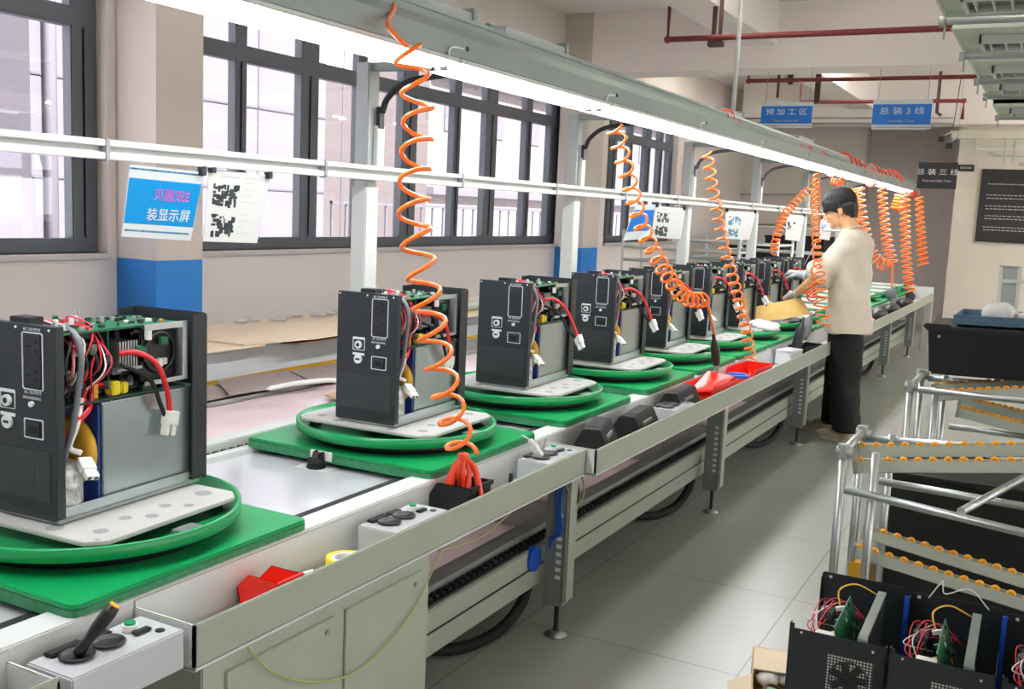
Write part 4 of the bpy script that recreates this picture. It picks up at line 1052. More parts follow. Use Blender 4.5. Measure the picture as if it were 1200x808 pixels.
    # battery cables with white connectors hanging out of the side
    MB().tube(cr([(x1-.03, -.02, .335), (x1+.0, .0, .338), (x1+.018+sw*.02, .04-sw*.02, .31), (x1+.018+sw*.045, .07-sw*.02, .25), (x1+.014+sw*.07, .085-sw*.02, .19)], 8), .006, 10).build('hanging_red_cable', 'red', t)
    MB().tube(cr([(x1-.03, -.02, .31), (x1+.004, .0, .295), (x1+.014+sw*.018, .03-sw*.02, .27), (x1+.012+sw*.04, .055-sw*.02, .22), (x1+.012+sw*.066, .072-sw*.02, .185)], 8), .005, 10).build('hanging_black_cable', 'blk_rub', t)
    Rx = Matrix.Translation((x1+.014+sw*.082, .083-sw*.02, .166)) @ Matrix.Rotation(math.radians(-12), 4, 'X') @ Matrix.Rotation(math.radians(-28*sw), 4, 'Y') @ Matrix.Rotation(math.radians(55*sw), 4, 'Z')
    c_ = MB(); c_.b(-.009, .009, -.02, .02, -.002, .03, 0, Rx); c_.b(-.007, .007, -.018, -.003, -.026, -.002, 0, Rx); c_.b(-.007, .007, .003, .018, -.026, -.002, 0, Rx)
    co = c_.build('white_connector', 'wh_pl', t, .0015)
    MB().b(-.004, .004, -.014, -.007, -.0268, -.0255, 0, Rx).b(-.004, .004, .007, .014, -.0268, -.0255, 0, Rx).build('contact', 'blk_pl', co)
    Rx = Matrix.Translation((x1-.01, y0+.075, .125)) @ Matrix.Rotation(math.radians(35), 4, 'Y') @ Matrix.Rotation(math.radians(-15), 4, 'Z')
    c_ = MB(); c_.b(0, .034, -.016, .016, -.009, .009, 0, Rx); c_.b(.034, .055, -.014, .014, -.007, .007, 0, Rx)
    co = c_.build('white_connector', 'wh_pl', t, .0015)
    MB().b(.0545, .0555, -.011, -.003, -.004, .004, 0, Rx).b(.0545, .0555, .003, .011, -.004, .004, 0, Rx).build('contact', 'blk_pl', co)
    MB().tube(cr([(x1-.01, y0+.07, .14), (x1-.02, y0+.05, .155), (x1-.01, y0+.06, .2), (x1-.03, y0+.09, .25)], 6), .006, 8).build('grey_lead', 'wh_pl', t)
    # top bits above front panel
    MB().cb((x0+.10, y0+.035, H+.0), (.055, .04, .022)).build('terminal_block', 'blk_pl', t, .002)
    ed = MB(); rn = random.Random(9)
    for i in range(14): ed.cb((rn.uniform(x0+.05, x1-.03), y0+rn.uniform(.03, .2), H+rn.uniform(-.008, .003)), (.008, .006, .014), rn.randrange(4))
    ed.build('top_connectors', ['wh_pl', 'alu', 'pcb', 'alu_d'], t)['kind'] = 'stuff'
    return t

unit_y = [1.34, 2.54, 3.42, 4.26, 4.97, 5.66, 6.34, 7.02, 7.70]    # front faces
ordi = ['nearest', 'second', 'third', 'fourth', 'fifth', 'sixth', 'seventh', 'eighth', 'ninth']
board0 = make_board(); turn0 = make_turntable(); inv0 = make_inverter(); inv1 = make_inverter(1)
rots = [2.9, 1.8, 1.5, 1.0, 2, .5, 2, 1, 2]
def stopper(y, lb, first=[None]):
    if first[0] is None:
        t = thing('line_stopper', lb, 'stopper', (BX-.05, y, .70))
        MB().b(-.06, .06, -.035, .035, 0, .0015).build('stopper_base', 'white_metal', t)
        MB().cyl((0, 0, .0015), .03, .006, 16).b(-.024, .024, -.012, .012, .007, .03).build('stopper_body', 'blk_pl', t, .001)
        R_ = Matrix.Translation((0, 0, .02)) @ Matrix.Rotation(math.radians(-25), 4, 'X')
        MB().b(-.018, .006, -.006, .006, 0, .028, 0, R_).build('stopper_lever', 'outlet', t, .001)
        MB().cyl((-.01, .012, .03), .006, .02, 10).cyl((.014, .012, .028), .006, .02, 10).build('stopper_roller', 'blk_rub', t)
        first[0] = t; return t
    return dup(first[0], (BX-.05, y, .70), None, lb)
hidden_detail = []
for i, y in enumerate(unit_y):
    yb = y + .165
    o = [board0, turn0, inv0] if i == 0 else [dup(board0), dup(turn0), dup(inv0) if i == 1 else (inv1 if i == 2 else dup(inv1))]
    n = ordi[i]
    o[0].location = (BX, yb - .165 - .15 + .33, .715); o[0]['label'] = 'green pallet board carrying the %s inverter from the camera' % n
    o[1].location = (BX, yb - .165 - .15 + .33 + .0, .749); o[1]['label'] = 'round green turntable under the %s inverter from the camera' % n
    o[2].location = (BX - .215*math.sin(math.radians(rots[i])), y + .215, .8135); o[2].rotation_euler = (0, 0, math.radians(rots[i])); o[2]['label'] = 'open black inverter unit, %s along the line from the camera' % n
    o[1].rotation_euler = (0, 0, math.radians(rots[i]))
    if i in (0, 1, 2, 3): stopper(y - .17, 'black stopper on the white pan in front of the %s green board' % n)
yb = 8.55; k = 0
names = ['tenth', 'eleventh', 'twelfth', 'thirteenth', 'fourteenth', 'fifteenth', 'last']
for j in range(7):
    y = 8.6 + j*.7
    dup(board0, (BX, y, .715), None, 'green pallet board beyond the person, %s from the camera' % names[j])
    dup(turn0, (BX, y, .749), 0, 'empty green turntable beyond the person, %s from the camera' % names[j])
# cloth / plastic bag and tan board near the person
a, b_, c, d_ = ony(873, 362, 6.9), ony(938, 349, 7.25), ony(951, 368, 7.2), ony(880, 380, 6.85)
mb = MB(); n = Vector((.0, .006, .0))
mb.add([a, b_, c, d_, a+n, b_+n, c+n, d_+n], [(0, 1, 2, 3), (7, 6, 5, 4), (0, 4, 5, 1), (1, 5, 6, 2), (2, 6, 7, 3), (3, 7, 4, 0)])
tag(mb.build('tan_panel', 'tan'), 'long tan fibre panel leaning under the hands of the person', 'panel')
def bag(lb, loc, s, seed):
    mb = MB(); rn = random.Random(seed)
    for k in range(7): ell(mb, (rn.uniform(-.5, .5)*s[0], rn.uniform(-.5, .5)*s[1], s[2]*(.35+rn.random()*.3)), (s[0]*.45, s[1]*.45, s[2]*.4), seg=12, rings=8)
    o = blob(mb, 'plastic_bag', 'paper', None, voxel=.01, smooth=2, fn=lambda co, n: n*.012*mnoise.noise(co*28)); o.location = loc
    return tag(o, lb, 'bag')
bag('crumpled white plastic bag on the green board behind the third coiled hose', (-1.64, 6.58, .80), (.14, .2, .05), 1)
bag('crumpled white plastic bag on the turntable before the person', (-1.62, 7.28, .80), (.12, .2, .04), 2)

# ================================================================= COILED AIR HOSES AND SCREWDRIVERS
def coil(lb, path, R, pitch, r=.0045, m='orange', straight=None, group=None, Rf=None, ph=0):
    t = thing('coiled_hose', lb, 'coiled hose', tuple(path[0]))
    o = path[0]
    pts = [p-o for p in helix(path, R, pitch, ph, Rf=Rf)]
    MB().tube(pts, r, 7).build('hose_coil', m, t)
    if straight:
        mb = MB()
        for s_ in straight: mb.tube([p-o for p in cr(s_, 8)], r, 7)
        mb.build('hose_end', m, t)
    return t
P1 = [onx(478, 55, -1.56), onx(490, 130, -1.54), onx(485, 250, -1.50), onx(500, 350, -1.46), onx(520, 450, -1.43), onx(543, 535, -1.42)]
coil('nearest large orange coiled hose hanging before the second inverter', P1, .040, .083, .0064, straight=[[P1[0], onx(455, 30, -1.6), onx(462, 8, -1.68), onx(452, -4, -1.72)]])
mb = MB(); e = P1[-1]
tt = thing('hose_bunch', 'fan of red-orange hose loops ending the nearest coiled hose in the black bin', 'hose bunch', tuple(e))
for k in range(8):
    a = (k-3.5)*.26
    mb.tube(cr([Vector((0, 0, 0)), Vector((math.sin(a)*.045, math.cos(k)*.014, -.035)), Vector((math.sin(a)*.08, .018*math.cos(k*2), -.10-.012*(k % 2)))], 6), .0075, 8)
mb.build('hose_loops', 'orange_r', tt)
MB().cyl((0, 0, -.012), .016, .02, 14).build('bunch_tie', 'orange_r', tt)
P2 = [onx(720, 147, -1.60), onx(735, 205, -1.58), onx(752, 265, -1.56), onx(775, 312, -1.52), onx(802, 348, -1.49), onx(826, 352, -1.47)]
coil('orange coiled hose bending down to the hanging black screwdriver', P2, .033, .064, .006, 'orange', straight=[[P2[-1], onx(831, 365, -1.47), onx(838, 398, -1.46)]])
P3 = [onx(828, 178, -1.60), onx(838, 235, -1.57), onx(849, 290, -1.54), onx(864, 345, -1.5), onx(877, 400, -1.47), onx(880, 425, -1.46)]
coil('third orange coiled hose along the line, hanging into the trough near the clear box', P3, .028, .056, .0055, straight=[[P3[-1], onx(879, 442, -1.45)], [P3[-1], onx(884, 440, -1.44)]])
P4 = [onx(957, 200, -1.60), onx(955, 255, -1.50), onx(957, 330, -1.42), onx(962, 350, -1.415), onx(966, 382, -1.40)]
P4 = [ony(957, 206, 7.6), ony(956, 260, 7.2), ony(959, 325, 6.85), ony(962, 355, 6.8), ony(966, 384, 6.78)]
coil('orange coiled hose hanging right in front of the person at the shirt', P4, .034, .06, .0058, 'orange', Rf=lambda f: .75 if f < .7 else 1.25)
P5 = [ony(948, 222, 9.0), ony(930, 240, 8.9), ony(918, 255, 8.8), ony(911, 275, 8.7), ony(906, 298, 8.6)]
coil('orange coiled hose slanting behind the lamp row left of the head of the person', P5, .032, .045, .007, 'orange')
P6 = [ony(1008, 222, 9.4), ony(1010, 250, 9.4), ony(1018, 285, 9.4), ony(1028, 305, 9.4), ony(1040, 313, 9.5)]
coil('orange coiled hose just behind the person swinging down to the right', P6, .042, .052, .0085, 'orange', Rf=lambda f: .9+.2*f)
P6b = [ony(1004, 220, 10.2), ony(1003, 240, 10.2), ony(1005, 262, 10.2)]
coil('short orange coiled hose close behind the head of the person', P6b, .05, .06, .009, 'orange')
P7 = [ony(1034, 221, 10.6), ony(1036, 250, 10.6), ony(1040, 285, 10.6), ony(1046, 312, 10.6)]
coil('second orange coiled hose behind the person, with a grey screwdriver below', P7, .045, .052, .0095, straight=[[P7[-1], ony(1045, 345, 10.6)]], Rf=lambda f: .9+.35*f*f)
P8 = [ony(1061, 229, 12.0), ony(1061, 270, 12.0), ony(1063, 310, 12.0), ony(1067, 345, 12.0)]
coil('long orange coiled hose reaching the trough, second from the far end', P8, .05, .058, .0105)
P9 = [ony(1077, 231, 13.4), ony(1079, 270, 13.4), ony(1081, 300, 13.4), ony(1082, 311, 13.4)]
coil('short orange coiled hose at the far end of the lamp row', P9, .05, .062, .011, Rf=lambda f: .85+.35*f*f)
P10 = [ony(1055, 229, 12.6), ony(1052, 238, 12.6), ony(1049, 246, 12.6)]
coil('small bundled orange hose hooked under the far part of the lamp row', P10, .05, .035, .014, 'orange')
P11 = [ony(975, 212, 7.9), ony(981, 214, 7.9), ony(989, 212, 7.9)]
coil('little orange hose bundle hanging just above the hair of the person', P11, .022, .022, .008, 'orange')
P12 = [ony(948, 338, 6.95), ony(951, 345, 6.93), ony(952, 352, 6.9)]
coil('loose orange hose loop below the elbow of the person', P12, .03, .03, .005, 'orange_r')
# red hoses tangled on top of the lamp row
for i, (pa, lb, m) in enumerate((([(700, 90), (712, 92), (722, 97), (732, 103)], 'flat orange hose bundle lying over the hood near the second pillar', 'orange_r'), ([(840, 138), (850, 134), (858, 141), (866, 148)], 'red hose loop on the hood near the suspension rod', 'orange_r'), ([(925, 178), (938, 178), (950, 184), (962, 186), (972, 196), (985, 205)], 'thin red hose loops on the hood above the person', 'orange_r'), ([(985, 186), (1000, 194), (1015, 204), (1022, 200), (1028, 208), (1018, 212)], 'thick red hose tangle on the hood behind the person', 'orange_r'), ([(1028, 206), (1040, 206), (1050, 210), (1060, 222), (1072, 226)], 'red hose running along the hood to its far end', 'orange_r'))):
    pts = [onx(x, y, -1.72) for x, y in pa]
    mb = MB(); t = thing('red_hose', lb, 'hose', tuple(pts[0]))
    P = [p-pts[0] for p in pts]; s_ = (P[-1]-P[0]).length
    if i in (0,):
        for k in range(4): mb.tube(cr([p+Vector((0, 0, -.014*k+.01*math.sin(j*2))) for j, p in enumerate(P)], 8), .01, 8)
    else:
        mb.tube(cr(P, 10), .012 if i > 2 else .008, 8)
        mb.tube(helix(P, .03 if i < 2 else .06, .25 if i > 1 else .12, 1.0), .010 if i > 2 else .006, 7)
    mb.build('hose_loops', m, t)
    MB().cb(P[len(P)//2], (.03, .05, .03)).build('hose_tie', m, t, .004)
# wall hooks of hose end fittings: electric screwdrivers
def driver(lb, top, bot, m='outlet', r=.022):
    t = thing('electric_screwdriver', lb, 'screwdriver', tuple(top))
    d = bot-top; L = d.length; q = Vector((0, 0, -1)).rotation_difference(d).to_matrix().to_4x4()
    mb = MB(); mb.lathe([(.0001, 0), (.008, -.002), (.010, -L*.12), (r*.75, -L*.2), (r, -L*.3), (r, -L*.62), (r*.8, -L*.72), (.0001, -L*.73)], (0, 0, 0), 16)
    mb.v = [tuple(q @ Vector(v)) for v in mb.v]; mb.build('driver_body', m, t)
    mb = MB(); mb.lathe([(.0001, -L*.73), (r*.7, -L*.73), (r*.45, -L*.84), (.006, -L*.86), (.003, -L), (.0001, -L)], (0, 0, 0), 14)
    mb.v = [tuple(q @ Vector(v)) for v in mb.v]; mb.build('bit_holder', 'alu_d', t)
    mb = MB(); mb.b(r*.7, r*1.15, -.006, .006, -L*.5, -L*.32); mb.v = [tuple(q @ Vector(v)) for v in mb.v]; mb.build('trigger_lever', 'grey_pl', t, .002)
    return t
driver('black electric screwdriver hanging over the large red tray', onx(836, 392, -1.46), onx(841, 441, -1.45), r=.021)
driver('grey and black electric screwdriver standing in the trough in front of the person', ony(951, 366, 6.75), ony(937, 410, 6.7), 'grey_pl', .03)
driver('black pneumatic driver with white label leaning in the trough before the person', ony(942, 372, 6.5), ony(928, 425, 6.45), r=.03)
driver('grey screwdriver hanging below the second coiled hose behind the person', ony(1045, 335, 10.6), ony(1044, 356, 10.6), 'grey_pl', .05)
driver('dark screwdriver at the end of the long far coiled hose', ony(1067, 340, 12.0), ony(1066, 357, 12.0), r=.05)

# ================================================================= RACKS ON THE RIGHT
def roller_track(t, p0, p1, n, ww=.0, h=.035):
    # sheet track with a row of wheels from p0 to p1 (world -> local by loc)
    o = Vector(t.location); a, b_ = Vector(p0)-o, Vector(p1)-o; d = b_-a; L = d.length
    q = Matrix.Translation(a) @ Vector((1, 0, 0)).rotation_difference(d).to_matrix().to_4x4()
    mb = MB(); mb.b(0, L, -.018, -.0155, -h, .004, 0, q).b(0, L, .0155, .018, -h, .004, 0, q).b(0, L, -.018, .018, -h, -h+.003, 0, q)
    tr = mb.build('roller_track', 'louver', t, .001)
    w = MB(); s_ = L/n
    for k in range(n):
        x = (k+.5)*s_
        o2 = len(w.v); w.lathe([(.0001, -.007), (.010, -.007), (.0145, -.003), (.0145, .003), (.010, .007), (.0001, .007)], (x, 0, .001), 14, axis='y', smooth=False)
        for i in range(o2, len(w.v)): w.v[i] = tuple(q @ Vector(w.v[i]))
    w.build('roller_wheels', 'ywheel', tr)
    MB().b(.0, .012, -.022, .022, -h-.004, .008, 0, q).build('track_bracket', 'alu_d', t, .001)
def flow_rack(lb, x, y, w, d, zt, tracks, pipes, zb=0, jy=.0):
    t = thing('flow_rack', lb, 'roller rack', (x, y, 0))
    for xx in (0, .10, w):
        for yy in (0, d):
            MB().tube([(xx, yy, zb), (xx, yy, zt)], .014, 10).build('upright', 'alu', t)
    for yy in (0, d):
        m_ = MB(); m_.cyl((0, yy, zt-.03), .019, .045, 12).tube([(-.022, yy, zt-.01), (.03, yy, zt-.01)], .018, 10); m_.build('pipe_joint', 'alu_d', t)
    MB().tube([(0, 0, zt-.01), (0, d, zt-.01)], .014, 10).build('end_pipe', 'alu', t)
    for (a, b_) in pipes: MB().tube([Vector(a)-Vector((x, y, 0)), Vector(b_)-Vector((x, y, 0))], .0135, 10).build('cross_pipe', 'alu', t)
    for (a, b_, n) in tracks: roller_track(t, a, b_, n)
    return t
# near rack
YA, YB = 3.38, 3.74
def E(p, q, y):    # line through two picture points at depth y, lengthened to the right
    a, b_ = ony(*p, y), ony(*q, y); return a, a+(b_-a)*2.3
trk = [E((1000, 541), (1200, 541), YA+.06)+(26,), E((1003, 524), (1200, 522), YA+.22)+(26,), E((1000, 640), (1200, 702), YA+.05)+(26,), E((1012, 618), (1200, 676), YA+.21)+(26,)]
pip = [E((990, 574), (1200, 625), YA-.03), E((1030, 564), (1200, 594), YA+.3), E((1008, 514), (1200, 528), YB), (ony(1126, 600, YA-.02), ony(1200, 560, YB+.1))]
flow_rack('nearest silver roller rack with orange wheels beside the stacked black units', -.555, YA, 1.15, .36, .775, trk, pip)
# second rack
YC, YD = 4.55, 4.95
trk = [E((1092, 460), (1200, 456), YC+.08)+(24,), E((1092, 452), (1200, 446), YC+.26)+(24,), E((1122, 478), (1200, 498), YC+.1)+(24,), E((1124, 466), (1200, 484), YC+.28)+(24,)]
pip = [E((1076, 457), (1200, 470), YC-.03), E((1088, 444), (1200, 452), YD), E((1112, 500), (1200, 512), YC+.3)]
flow_rack('second silver roller rack carrying the black crate and blue tray', -.50, YC, 1.1, .4, .84, trk, pip)
# third rack post far right
q = ony(1172, 312, 9.0)
t = thing('far_rack', 'white pipe frame standing at the right before the notice board wall', 'rack', (q.x, 9.0, 0))
for xx in (0, .13): MB().b(xx, xx+.028, 0, .028, 0, q.z).build('upright', 'white_metal', t, .002)
MB().b(.0, .158, .002, .026, q.z-.02, q.z+.005).build('top_cap', 'hole', t, .002)
MB().b(.028, .13, .006, .022, .5, q.z-.02).build('infill', 'alu_d', t, .002)
MB().b(.028, 1.2, -.012, .0, q.z-.13, q.z-.10).build('cross_bar', 'white_metal', t, .002)
MB().b(1.2, 1.228, 0, .028, 0, q.z).build('upright', 'white_metal', t, .002)
# black crate on the second rack
ym = 4.62; a = ony(1087, 439, ym); b_ = ony(1084, 383, ym)
W_ = 1.0; h = b_.z-a.z
t = thing('black_crate', 'large black crate on the second roller rack under the blue tray', 'crate', (a.x+W_/2, ym+.25, a.z+.012), 0)
t.rotation_euler = (0, math.radians(-1.5), 0)
MB().add([(-W_/2, -.22, 0), (W_/2, -.22, 0), (W_/2, .22, 0), (-W_/2, .22, 0), (-W_/2-.012, -.25, h), (W_/2+.012, -.25, h), (W_/2+.012, .25, h), (-W_/2-.012, .25, h)], [(0, 1, 2, 3), (4, 5, 6, 7), (0, 1, 5, 4), (1, 2, 6, 5), (2, 3, 7, 6), (3, 0, 4, 7)]).build('crate_body', 'blk_pl', t, .01)
MB().b(-W_/2-.02, W_/2+.02, -.258, .258, h-.012, h+.004).build('rim', 'blk_pl', t, .004)
MB().b(-W_/2-.03, -W_/2+.08, -.262, -.2, h-.004, h+.016).build('corner_handle', 'blk_pl', t, .006)
MB().cyl((-W_/2+.035, -.263, h-.035), .006, .012, 12, axis='y').cyl((.03, -.263, h-.035), .006, .012, 12, axis='y').build('rivet', 'alu', t)
# blue grey tray on the crate
a = ony(1117, 384, ym+.05)
t = thing('shallow_tray', 'blue-grey ribbed tray on top of the large black crate', 'tray', (a.x+.42, ym+.27, a.z+.022), 0); t.rotation_euler = (0, math.radians(-1.5), 0)
w, d, h = .42, .2, .042
MB().b(-w, w, -d, d, 0, .004).b(-w, w, -d, -d+.004, 0, h).b(-w, w, d-.004, d, 0, h).b(-w, -w+.004, -d, d, 0, h).b(w-.004, w, -d, d, 0, h).build('tray_shell', 'tray_bl', t, .001)
mb = MB(); mb.b(-w-.006, w+.006, -d-.006, -d, h-.006, h).b(-w-.006, w+.006, -d-.006, -d, .018, .022)
for k in range(9): mb.b(-w+k*.105-.003, -w+k*.105+.003, -d-.006, -d, 0, h)
mb.build('tray_ribs', 'tray_bl', t, .001)
for i, (dx, s_, lb) in enumerate(((-.27, .05, 'domed white part in the left of the blue-grey tray'), (-.16, .03, 'white bag corner in the middle of the blue-grey tray'), (-.02, .032, 'white parts heap toward the right of the blue-grey tray'), (.1, .025, 'low white parts heap at the right of the blue-grey tray'))):
    mb = MB(); rn = random.Random(i)
    for k in range(4): ell(mb, (rn.uniform(-.03, .03)*(1+i), rn.uniform(-.05, .05), s_*.5), (s_*1.1, s_*1.2, s_*(1 if i == 0 else .7)), seg=12, rings=8)
    o = mb.build('white_part', 'paper'); o.location = (a.x+.42+dx, ym+.27, a.z+.04+(dx)*.026); tag(o, lb, 'packed part')
# large black bin behind the near rack, white board, carton edge
a = ony(1043, 552, 3.86); b_ = ony(1043, 690, 3.86)
t = thing('black_bin', 'very large black bin standing behind the nearest roller rack', 'bin', (a.x+.5, 4.1, 0))
MB().b(-.5, .5, -.24, .24, .02, a.z-.01).build('bin_body', 'blk_pl', t, .012); MB().b(-.51, .51, -.25, .25, a.z-.02, a.z).build('rim', 'blk_pl', t, .004)
t = thing('foam_board', 'white foam panel standing between the nearest rack and the very large black bin', 'panel', (ony(1026, 560, 3.86).x, 4.0, 0))
MB().b(-.06, .035, -.1, .1, 0, a.z-.02).build('foam_sheet', 'paper', t, .004); MB().b(.035, .047, -.1, .1, 0, a.z-.10).build('kraft_edge', 'kraft', t, .002)
q = ony(1006, 690, 3.8)
tag(MB().b(q.x-.03, q.x+.03, 3.72, 3.9, 0, q.z+.12).build('carton_strip', 'gold', bevel=.003), 'narrow yellow carton end behind the nearest rack posts', 'carton')
tag(MB().b(-.52, -.3, 4.42, 4.5, .0, .52).build('black_tray', 'blk_pl', bevel=.01), 'low black tray edge between the two roller racks', 'tray')

# ================================================================= BLACK UNITS AT THE LOWER RIGHT
def make_fan_unit():
    W, D, H = .232, .44, .40
    t = thing('fan_unit', 'fan unit', 'inverter', (0, 0, 0)); x0, x1, y0, y1 = -W/2, W/2, -D/2, D/2
    f = MB(); f.b(x0, x1, y0, y0+.003, 0, H-.012).b(x0, x0+.012, y0, y0+.003, H-.013, H).b(x0, x0+.003, y0, y0+.02, .0, H-.0).b(x1-.003, x1, y0, y0+.02, 0, H-.012)
    f.build('front_panel', 'black', t, .001)
    gx = .035; gz = H-.115
    MB().b(gx-.055, gx+.055, y0-.001, y0, gz-.055, gz+.055).build('fan_grille', 'grille', t)
    MB().ring((gx, y0-.002, gz), .046, .002, 36, 6, 0, 'y').build('fan_ring', 'black', t)
    fb = MB()
    for k in range(7):
        a = k*2*PI/7; R_ = Matrix.Translation((gx, y0-.0016, gz)) @ Matrix.Rotation(a, 4, 'Y') @ Matrix.Rotation(.15, 4, 'X')
        fb.b(.012, .043, -.0004, .0004, -.008, .012, 0, R_)
    fb.cyl((gx, y0-.004, gz), .014, .003, 20, axis='y'); fb.build('fan_blades', 'blk_pl', t)
    MB().b(x0+.03, x0+.075, y0-.002, y0, .155, .205).build('switch_bezel', 'grey_pl', t, .002)
    MB().b(x0+.036, x0+.069, y0-.006, y0, .161, .199).build('red_rocker_switch', 'redbin', t, .002)
    MB().b(gx-.06, gx+.05, y0-.0012, y0, .14, .2).build('white_label', 'print', t)
    MB().cyl((x0+.03, y0-.002, H-.02), .003, .003, 10, axis='y').build('screw', 'print', t); MB().cyl((x1-.03, y0-.002, H-.03), .003, .003, 10, axis='y').build('screw', 'print', t)
    r = MB(); r.prism(rr(0, H/2, W, H, .008), y1-.003, y1, 'y'); r.b(x0, x0+.003, y1-.02, y1, 0, H-.01); r.build('rear_panel', 'black', t, .001)
    MB().b(x0+.02, x0+.028, y1-.006, y1-.002, H-.015, H-.008).build('panel_screw', 'print', t)
    MB().b(x0, x1, y0, y1, 0, .01).b(x0+.004, x1-.004, y0+.01, y1-.01, .01, .19).build('lower_body', 'black', t, .003)
    # dark divider with bright folded edge
    MB().b(.062, .066, y0+.004, y1-.06, .19, H-.01).build('divider_sheet', 'black', t)
    MB().b(.046, .068, y0+.004, y1-.06, H-.014, H-.006).b(.046, .07, y0+.004, y0+.02, H-.03, H-.006).build('divider_edge', 'galv', t, .001)
    pc = Matrix.Translation((.014, -.03, .315)) @ Matrix.Rotation(math.radians(-20), 4, 'Y')
    MB().b(-.0015, .0015, -.15, .10, -.1, .085, 0, pc).build('circuit_board', 'pcb', t)
    cp = MB(); rn = random.Random(8); ms = ['blk_pl', 'alu', 'pcb', 'wh_pl', 'gold', 'galv']
    for i in range(60):
        s_ = rn.uniform(.005, .014); w_ = rn.uniform(.004, .03); sd = 1 if rn.random() < .5 else -1
        cp.b(sd*.0015, sd*(.0015+w_), rn.uniform(-.14, .08), rn.uniform(-.14, .08), 0, 0, 0, pc) if False else None
        yy = rn.uniform(-.14, .09); zz = rn.uniform(-.08, .075)
        w_ = .004 if sd > 0 else w_; cp.b(min(sd*.0015, sd*w_), max(sd*.0015, sd*w_), yy, yy+s_, zz, zz+s_, rn.randrange(6), pc)
    cp.build('board_components', ms, t)['kind'] = 'stuff'
    MB().b(-.06, -.012, -.19, -.16, .32, .375).build('terminal_row', 'wh_pl', t, .002)
    th = MB()
    for k in range(5): th.b(-.058+k*.01, -.052+k*.01, -.1915, -.189, .345, .365)
    th.build('terminal_slots', 'blk_pl', t)
    MB().b(-.085, -.05, -.0, .06, .34, .36).build('blue_module', 'tray_bl', t, .003)
    def wr(name, m, n, r, seed, hi=.03, out=0):
        rn = random.Random(seed); b_ = MB()
        for i in range(n):
            b_.tube(cr([(rn.uniform(-.08, -.03), rn.uniform(-.15, 0), .33), (rn.uniform(-.10-out, -.05), rn.uniform(-.12, .05), H-.02+rn.uniform(-.02, hi)), (rn.uniform(-.08, -.03), rn.uniform(0, .12), H-.03+rn.uniform(-.02, hi)), (rn.uniform(-.06, .05), rn.uniform(.1, .17), .32)], 8), r, 6)
        b_.build(name, m, t)
    wr('red_wires', 'red', 4, .0015, 1, .005, .0); wr('white_wires', 'wh_pl', 2, .0014, 2, .0); wr('black_wires', 'blk_pl', 3, .0017, 3, .0); wr('pink_wires', 'pink', 2, .0016, 4, .0)
    MB().tube(cr([(-.03, .02, .37), (-.045, .07, .405), (-.01, .13, .41), (.045, .15, .385)], 8), .0025, 6).build('yellow_wire', 'gold', t)
    return t
fu = make_fan_unit()
spots = [(-.392, 2.73, 'black fan unit with red rocker switch, leftmost of the row at the lower right'), (-.150, 2.71, 'black fan unit in the middle of the row at the lower right'), (.095, 2.69, 'black fan unit at the right end of the row, cut by the frame')]
for i, (x, y, lb) in enumerate(spots):
    o = fu if i == 0 else dup(fu)
    o.location = (x, y, .10); o.rotation_euler = (0, 0, math.radians(1)); o['label'] = lb
t = thing('wooden_pallet', 'wooden pallet under the row of black fan units', 'pallet', (-.15, 2.72, 0))
MB().b(-.42, .42, -.26, .26, .078, .098).build('deck', 'kraft', t, .003)
for y in (-.22, 0, .22): MB().b(-.42, .42, y-.04, y+.04, 0, .078).build('bearer', 'kraft', t, .003)
for x, lb in ((-.272, 'blue strap standing between the first two fan units'), (-.03, 'blue strap standing between the second and third fan units')):
    t = thing('blue_strap', lb, 'strap', (x, 2.93, .10))
    MB().b(-.006, .006, -.06, -.05, .15, .40).build('strap_band', 'blue', t, .001); MB().b(-.009, .009, -.062, -.049, .12, .15).build('strap_end', 'yellow', t, .001)
# opened carton with scraps on the floor left of the units
t = thing('cardboard_carton', 'open cardboard carton on the floor left of the black fan units', 'carton', (-.60, 3.12, 0), .25)
MB().b(-.13, .13, -.2, .2, 0, .01).b(-.13, -.125, -.2, .2, 0, .08).b(.125, .13, -.2, .2, 0, .08).b(-.13, .13, -.2, -.195, 0, .08).b(-.13, .13, .195, .2, 0, .08).build('carton_box', 'kraft', t, .001)
R_ = Matrix.Translation((-.13, 0, .08)) @ Matrix.Rotation(math.radians(-25), 4, 'Y')
MB().b(-.08, 0, -.19, -.02, -.002, .002, 0, R_).b(-.125, .0, .02, .19, .078, .082).build('carton_flap', 'kraft_l', t)
mb = MB(); rn = random.Random(6)
for k in range(8): ell(mb, (rn.uniform(-.08, .08), rn.uniform(-.15, .13), .05), (.04, .05, .025), seg=9, rings=6)
o = mb.build('scrap_paper', 'paper'); o.location = (-.60, 3.12, .0); o.rotation_euler = (0, 0, .25); tag(o, 'white scrap paper filling the open cardboard carton', 'scrap paper', kind='stuff')
tag(MB().tube(cr([(-.54, 2.98, .06), (-.58, 2.84, .16), (-.60, 2.74, .21), (-.58, 2.64, .20), (-.515, 2.56, .22)], 8), .004, 7).build('red_cable', 'kraft_d'), 'dark red cable looping from the carton to the first fan unit', 'cable')
tag(MB().b(-.66, -.58, 2.94, 2.98, .082, .095).build('green_strip', 'green', bevel=.003), 'small green strip lying on the carton scraps', 'strip')
q = onz(918, 722, .25)
tag(MB().prism([(-.545, .0), (-.50, .0), (-.50, .36), (-.535, .25)], 2.86, 2.87, 'y').build('yellow_sheet', 'gold', bevel=.002), 'yellow sheet corner standing behind the first fan unit', 'sheet')
